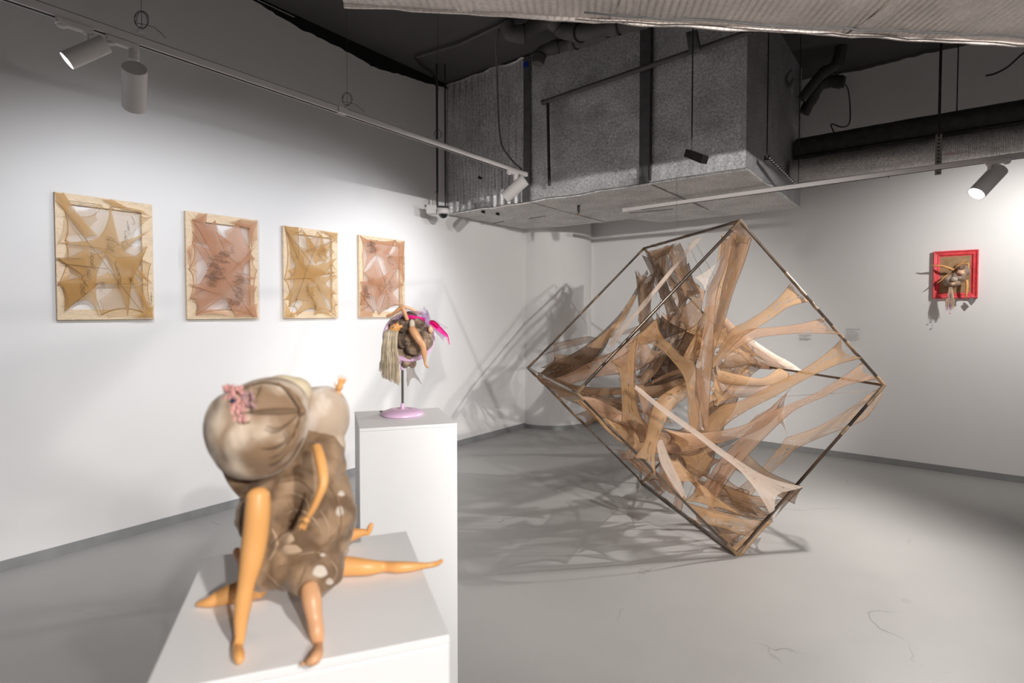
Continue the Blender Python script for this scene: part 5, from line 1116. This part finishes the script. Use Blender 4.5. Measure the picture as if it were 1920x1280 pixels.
for pts, w, mt in (([(520, 905), (560, 900), (590, 925)], 7, 'fold'), ([(505, 950), (540, 925), (572, 935), (580, 965)], 6, 'crease'), ([(560, 985), (530, 1000), (505, 1030)], 8, 'fold'), ([(610, 900), (630, 930), (640, 975), (630, 1020)], 7, 'fold'),
                   ([(520, 1062), (560, 1052), (600, 1030), (628, 1000)], 8, 'fold'), ([(500, 1075), (520, 1095), (530, 1108)], 6, 'fold'), ([(580, 1050), (570, 1075), (560, 1098)], 6, 'fold'), ([(620, 1050), (632, 1070), (622, 1095)], 5, 'crease'),
                   ([(535, 965), (560, 955), (590, 975), (605, 1005)], 5, 'crease'), ([(510, 990), (520, 1020), (505, 1050)], 5, 'crease'), ([(600, 955), (615, 985), (612, 1015)], 5, 'crease'), ([(540, 940), (560, 965), (555, 990)], 9, 'fold'), ([(560, 1040), (590, 1035), (615, 1042)], 4, 'crease')):
    q_ = [hit(p.x, p.y, .0002) for p in cr([V((a, b_, 0)) for a, b_ in pts], 6)]; q_ = [p for p in q_ if p is not None]
    if len(q_) > 4:
        n_ = len(q_); MB().tube(q_, [pr_(w, .6)*(.2+.8*math.sin(math.pi*(i+.4)/n_)) for i in range(n_)], 8, flat=.5).build('nylon_fold', M[mt], fig)
# limbs
ft = on_z(447, 1242, PZ+.004); 
def dz(px, py, z=PZ): p = on_z(px, py, z); return -p.x*SY+p.y*CY
d1 = dz(447, 1240)
L3(fig, 'doll_leg', 'skin', [(484, 925, 42, .585), (483, 960, 46, .582), (478, 1010, 46, .58), (471, 1055, 42, .575), (462, 1095, 32, .57), (457, 1125, 32, .567), (452, 1160, 26, .563), (450, 1195, 19, .56), (445, 1212, 20, .557), (448, 1228, 21, 0), (450, 1239, 15, 0)])
d2 = dz(590, 1240)
L3(fig, 'doll_leg', 'skin2', [(580, 1100, 32, .60), (585, 1125, 36, .59), (590, 1158, 30, .583), (594, 1185, 28, .575), (597, 1210, 19, .57), (595, 1226, 22, 0), (589, 1236, 22, 0), (578, 1242, 15, 0)])
b = MB()
for i in range(5): b.ball(at(568+i*5, 1244-i*.8, rest(578, 1244, 7)), (.0018, .003, .0018), 8)
b.build('toes', M['skin2'], fig)
z2 = PZ+.013; dd = lambda x, y, h: dz(x, y+h, PZ)
L3(fig, 'doll_leg', 'skin', [(600, 1062, 38, 0), (650, 1061, 36, 0), (690, 1063, 29, 0), (720, 1062, 20, 0), (745, 1063, 21, 0), (770, 1062, 18, 0), (798, 1060, 11, 0), (812, 1058, 10, 0), (822, 1055, 9, .748), (829, 1050, 6, .748)])
L3(fig, 'doll_leg', 'skin', [(640, 1010, 30, .80), (660, 1002, 24, .80), (680, 998, 14, .80), (690, 997, 12, .80), (695, 986, 10, .80), (697, 982, 7, .80)])
L3(fig, 'doll_leg', 'skin', [(490, 1098, 44, 0), (460, 1105, 40, 0), (430, 1114, 36, 0), (408, 1122, 28, 0), (392, 1128, 20, 0), (376, 1131, 12, 0), (369, 1133, 7, 0)])
L3(fig, 'doll_arm', 'skin2', [(462, 1062, 22, .69), (452, 1048, 16, .69), (446, 1038, 15, .69), (444, 1030, 13, .69)])
L3(fig, 'doll_leg', 'body', [(425, 878, 18, .64), (436, 892, 26, .64), (452, 908, 34, .64), (470, 925, 36, .64)])
def hand(b, base, dirv, side, size, spread=.5, curl=.2, thumb=1):
    """palm with four unequal fingers and a thumb leaving the side of the palm"""
    d = V(dirv).normalized(); s = V(side).normalized(); nn = d.cross(s)
    b.ball(V(base)+d*size*.25, (size*.22, size*.22, size*.22), 12)
    pc = V(base)+d*size*.32
    Rm = Matrix((s, nn, d)).transposed(); b.ball(pc, (size*.2, size*.09, size*.3), 14, Rm)
    for i, (o_, l_) in enumerate(((-.15, .46), (-.05, .54), (.06, .50), (.16, .38))):
        a = pc+d*size*.2+s*o_*size; k = (d+s*o_*spread*2).normalized()
        m_ = a+k*l_*size*.5; e_ = m_+(k+nn*curl*(1+i*.25)).normalized()*l_*size*.5
        b.tube([a, m_, e_], [size*.05, size*.045, size*.032], 7)
    a = pc-s*size*.17*thumb-d*size*.1; b.tube([a, a+(d*.6-s*thumb).normalized()*size*.2, a+(d*1.2-s*.8*thumb).normalized()*size*.36], [size*.06, size*.05, size*.035], 7)
    return b
RT = V((CY, SY, 0)); UPv = V((0, 0, 1)); FW = V((-SY, CY, 0))
def arm(parent, mt, pts, hdir, hside, hsize, vox=.0009, **kw):
    P_ = [at(x, y, d) for x, y, w, d in pts]; c = cr(P_, 5); rr = crf([pr_(w, d) for x, y, w, d in pts], 5)
    d0 = (c[0]-c[1]).normalized(); c = [c[0]+d0*rr[0]*.55, c[0]+d0*rr[0]*.4]+c; rr = [rr[0]*.25, rr[0]*.65]+rr
    b = MB().tube(c, rr, 12); hand(b, c[-1], hdir, hside, hsize, **kw)
    return b.build('doll_arm', M[mt], parent, remesh=vox, smooth_it=1)
arm(fig, 'skin', [(594, 838, 18, .585), (600, 858, 20, .572), (605, 885, 20, .562), (606, 908, 18, .556), (598, 930, 15, .553), (588, 952, 13, .552), (578, 968, 11, .552)], -RT*.55-UPv+FW*.1, -UPv*.4+RT, .017, curl=.25)
arm(fig, 'skin', [(640, 760, 12, .70), (637, 745, 10, .70), (634, 733, 8, .70)], UPv+RT*.35, RT-UPv*.3, .021, spread=.9, curl=.1, thumb=1)
# torn sheer nylon at the body's right flank
star([at(648, 990, .70), at(655, 1030, .70), at(640, 1080, .68), at(630, 1040, .69)], N['thinb'], fig, 'loose_nylon', pull=.3)
# ------------------------------------------------------------------ far figure on its pink stand
fx = lambda x, y: (660+x/4.268, 540+y/4.268)
base = on_z(*fx(405, 1015), PZ); DS = -base.x*SY+base.y*CY
stand = empty('doll_stand_figure', tuple(base), 'blond long haired doll with brown nylon lumps on a pink stand, far plinth', 'sculpture')
M['lilac'] = mat('lilac_plastic', (.70, .47, .66), .3)
M['chrome'] = mat('brushed_metal_pole', (.33, .31, .29), .25, 1.0)
ub = 1/4.268/F*DS                                     # metres per crop pixel at the stand
q = 168*ub
MB().lathe([(q*.93, 0), (q, .003), (q, .007), (q*.93, .013), (q*.72, .019), (q*.45, .0215), (q*.42, .020), (q*.15, .021), (.0065, .024), (.006, .040), (.004, .041), (0, .041)], base, 56).build('stand_base', M['lilac'], stand)
pz = at(*fx(405, 640), DS).z
MB().tube([base+V((0, 0, .03)), V((base.x, base.y, pz+.02))], .0042, 16).build('pole', M['chrome'], stand)
MB().lathe([(.006, -.006), (.006, .010), (.010, .018), (.010, .024), (0, .026)], (base.x, base.y, pz), 20).build('pole_socket', M['lilac'], stand)
def at5(x, y, o=0.0): return at(*fx(x, y), DS+o)
def w5(w): return w*ub/2
ring = []; cc5 = (457, 392)
for i in range(49):
    a = 2*math.pi*i/48; ring.append(at5(cc5[0]+192*math.cos(a), cc5[1]+180*math.sin(a), -.02*math.sin(a)+.012))
MB().tube(ring, .0062, 10, flat=1.5).build('hoop', M['lilac'], stand)
vs = [at5(*cc5, .014)]+ring[:-1]; fs = [(0, 1+i, 1+(i+1) % 48) for i in range(48)]
vs += [v+FW*.003 for v in vs]; fs += [(49+a, 49+c, 49+b_) for a, b_, c in fs]
MB().add(vs, fs).build('dark_disc', M['grey_ny'], stand)
M['lump'] = body_mat('brown_lumpy_nylon', (.085, .055, .038), (.38, .265, .175), 45, .7)
b = MB()
for x, y, rx, ry, o_ in ((470, 400, 75, 70, -.03), (565, 420, 85, 85, -.03), (400, 300, 45, 50, -.045), (535, 275, 52, 45, -.04), (465, 225, 60, 42, 0), (600, 370, 48, 60, -.02), (500, 480, 70, 55, -.025), (410, 400, 60, 80, -.01), (480, 330, 60, 60, -.03), (590, 440, 60, 50, -.02), (350, 290, 50, 40, 0), (440, 275, 40, 30, -.045)):
    b.ball(at5(x, y, o_), (rx*ub, (rx+ry)/2*ub*.9, ry*ub), 20, Matrix(((CY, -SY, 0), (SY, CY, 0), (0, 0, 1))))
b.build('nylon_lumps', M['lump'], stand, remesh=.003, smooth_it=2)
b = MB(); b.ball(at5(425, 600), (38*ub, 36*ub, 42*ub), 16); b.ball(at5(485, 600), (34*ub, 32*ub, 42*ub), 16); b.ball(at5(450, 560), (50*ub, 30*ub, 36*ub), 16)
b.build('lower_lumps', M['lump'], stand, remesh=.003, smooth_it=2)
# limp veil of sheer nylon under the lumps
strip([(at5(432, 640, -.01), at5(498, 630, -.012)), (at5(440, 680, -.01), at5(508, 680, -.02)), (at5(438, 735, -.012), at5(530, 715, -.02)), (at5(446, 790, -.012), at5(562, 775, -.02))], nylon('grey_sheer_nylon', (.30, .24, .20), .62, 0, .2), stand, 'nylon_veil', e1=.38, bow=.2)
L5 = lambda name, mt, pts, **k: tubew(stand, name, M[mt], [(at5(x, y, o_), w5(w)) for x, y, w, o_ in pts], n=14, **k)
L5('doll_leg', 'skin2', [(478, 325, 52, -.075), (495, 350, 60, -.085), (530, 405, 58, -.09), (556, 445, 48, -.088), (568, 470, 46, -.085), (576, 520, 44, -.08), (582, 570, 26, -.075), (586, 608, 17, -.072), (596, 625, 18, -.075), (612, 637, 11, -.08)])
L5('doll_leg', 'skin2', [(278, 226, 16, -.055), (300, 218, 26, -.055), (325, 208, 20, -.058), (355, 185, 28, -.06), (380, 168, 32, -.06), (402, 158, 32, -.062), (420, 195, 32, -.063), (442, 252, 30, -.06)])
L5('doll_arm', 'skin3', [(400, 145, 22, -.05), (430, 152, 24, -.05), (470, 165, 22, -.045), (520, 190, 20, -.035), (560, 205, 16, -.03)])
b = MB(); b.ball(at5(480, 290, -.07), (22*ub, 22*ub, 40*ub), 14); b.build('pale_nylon_wrap', M['cotton'], stand)
# second small doll head
b = MB(); b.ball(at5(630, 330, -.05), (21*ub, 21*ub, 30*ub), 16); b.ball(at5(638, 338, -.075), (5*ub, 7*ub, 5*ub), 8); b.ball(at5(645, 318, -.05), (8*ub, 8*ub, 9*ub), 8)
b.build('small_doll_face', M['skin3'], stand, remesh=.0012)
# upside down head of the blond doll, face turned right and up
hc = at5(342, 322, -.10); b = MB()
up_ = (-RT*.9-UPv*.42).normalized()                # where the face points
ax_ = UPv*.75-FW*.7; ax_ = (ax_-up_*ax_.dot(up_)).normalized()       # top of the head hangs down to the left
Rh = Matrix((ax_, up_.cross(ax_), up_)).transposed()
H = lambda x, y, z: hc+Rh @ V((x, y, z))*ub*42
b.ball(hc, (38*ub, 33*ub, 44*ub), 24, Rh); b.ball(H(.45, 0, -.55), (18*ub, 20*ub, 20*ub), 14, Rh); b.ball(H(.80, 0, -.98), (7*ub, 8*ub, 7*ub), 10, Rh)
b.tube([H(.82, 0, -.02), H(1.02, 0, -.28), H(.85, 0, -.36)], [3*ub, 6*ub, 5*ub], 8); b.ball(H(.05, .82, -.15), (7*ub, 3*ub, 9*ub), 8, Rh); b.ball(H(.05, -.82, -.15), (7*ub, 3*ub, 9*ub), 8, Rh)
b.tube([H(-.1, 0, -.7), H(-.25, 0, -1.4)], [13*ub, 12*ub], 10)
hdm = b.build('doll_head', M['skin'], stand, remesh=.0011)
for s in (1, -1):
    MB().ball(H(.80, .38*s, -.12), (3*ub, 7*ub, 4.5*ub), 10, Rh).build('eye', mat('painted_blue_eye', (.08, .14, .45), .3), hdm)
    MB().tube([H(.80, .15*s, .06), H(.86, .38*s, .12), H(.72, .6*s, .06)], 1.6*ub, 6).build('eyebrow', M['fold'], hdm)
MB().tube([H(.88, -.2, -.58), H(.97, 0, -.55), H(.88, .2, -.58)], [2*ub, 4*ub, 2*ub], 6).build('lips', M['hotpink'], hdm)
r = random.Random(8); b = MB()
for i in range(800):
    a = r.random(); dd_ = r.uniform(-1, 1); t = r.random()
    x0_ = 262+110*a; root = at5(x0_, 350-12*math.sin(a*3.1)+r.uniform(-6, 6), -.085+.03*dd_)
    xe = 222+158*a+r.uniform(-10, 10); ye = 640+75*a+r.uniform(0, 70)+(-40 if a < .1 else 0)
    x2 = 248+118*a+r.uniform(-6, 6)
    b.tube([root, at5(x0_-8, 388, -.095+.03*dd_), at5(x2-8, 480, -.09+.032*dd_), at5((x2+xe)/2, 580, -.08+.03*dd_), at5(xe, ye, -.075+.028*dd_)], [.0007, .0009, .0008, .0007, .0003], 3)
b.build('doll_hair', M['hair2'], stand)
b = MB(); b.ball(at5(302, 350, -.085), (42*ub, 40*ub, 22*ub), 20, Matrix(((CY, -SY, 0), (SY, CY, 0), (0, 0, 1))))
b.build('hair_crown', M['hair2'], stand)
# pink satin and purple tulle
tulle = nylon('purple_tulle', (.42, .14, .55), .50, 0, .35, dark=.7); tulle2 = nylon('pale_purple_tulle', (.62, .42, .66), .30, 0, .25, dark=.8); satin = M['hotpink']
ST = lambda m, st, name, **k: strip([(at5(a[0], a[1], a[4]), at5(a[2], a[3], a[4])) for a in st], m, stand, name, **k)
ST(satin, [(420, 215, 425, 245, -.03), (470, 215, 475, 248, -.045), (530, 228, 530, 250, -.05), (590, 240, 580, 268, -.05)], 'satin_ribbon', bow=.15)
ST(satin, [(612, 270, 640, 252, -.055), (660, 320, 690, 290, -.06), (710, 360, 735, 335, -.06), (755, 395, 768, 378, -.06), (776, 452, 782, 450, -.06)], 'satin_ribbon', bow=.25)
ST(mat('crimson_satin', (.6, .0, .12), .3), [(618, 285, 628, 258, -.06), (650, 290, 660, 262, -.062), (690, 320, 700, 295, -.063)], 'satin_ribbon', bow=.3)
ST(tulle, [(545, 185, 600, 170, -.04), (560, 220, 620, 215, -.055), (590, 270, 628, 255, -.06), (610, 300, 640, 280, -.06)], 'tulle_bow', e0=.1, bow=.4)
ST(tulle, [(600, 270, 625, 250, -.05), (640, 320, 680, 300, -.05), (690, 375, 720, 345, -.05), (735, 425, 752, 400, -.05)], 'tulle_tail', e1=.12, bow=.2)
ST(tulle2, [(640, 265, 660, 250, -.045), (690, 300, 705, 280, -.045), (745, 330, 768, 318, -.045)], 'tulle_tail', bow=.2)
ST(tulle2, [(540, 160, 570, 135, -.03), (560, 200, 600, 180, -.04), (590, 250, 620, 240, -.05)], 'tulle_bow', e0=.15, bow=.3)
ST(tulle2, [(430, 160, 420, 185, -.03), (500, 175, 490, 205, -.04), (570, 190, 560, 235, -.045), (610, 240, 600, 270, -.05)], 'tulle_bow', bow=.2)
star([at5(395, 155, -.055), at5(440, 190, -.05), at5(310, 265, -.03), at5(300, 240, -.03)], N['thin'], stand, 'sheer_wrap', pull=.15)
tag(MB().tube(cr([base+RT*(-.035)+FW*.03+V((0, 0, .004)), base+RT*(-.062)+FW*.04+V((0, 0, .0025)), base+RT*(-.09)+FW*.055+V((0, 0, .0025))], 6), .002, 6).build('cord_shadow_strip', M['blackpipe']), 'short thin dark strip drawn as cord shadow on the far plinth behind the pink base', 'cord shadow')  # dark tube drawn in place of a shadow cast on the plinth
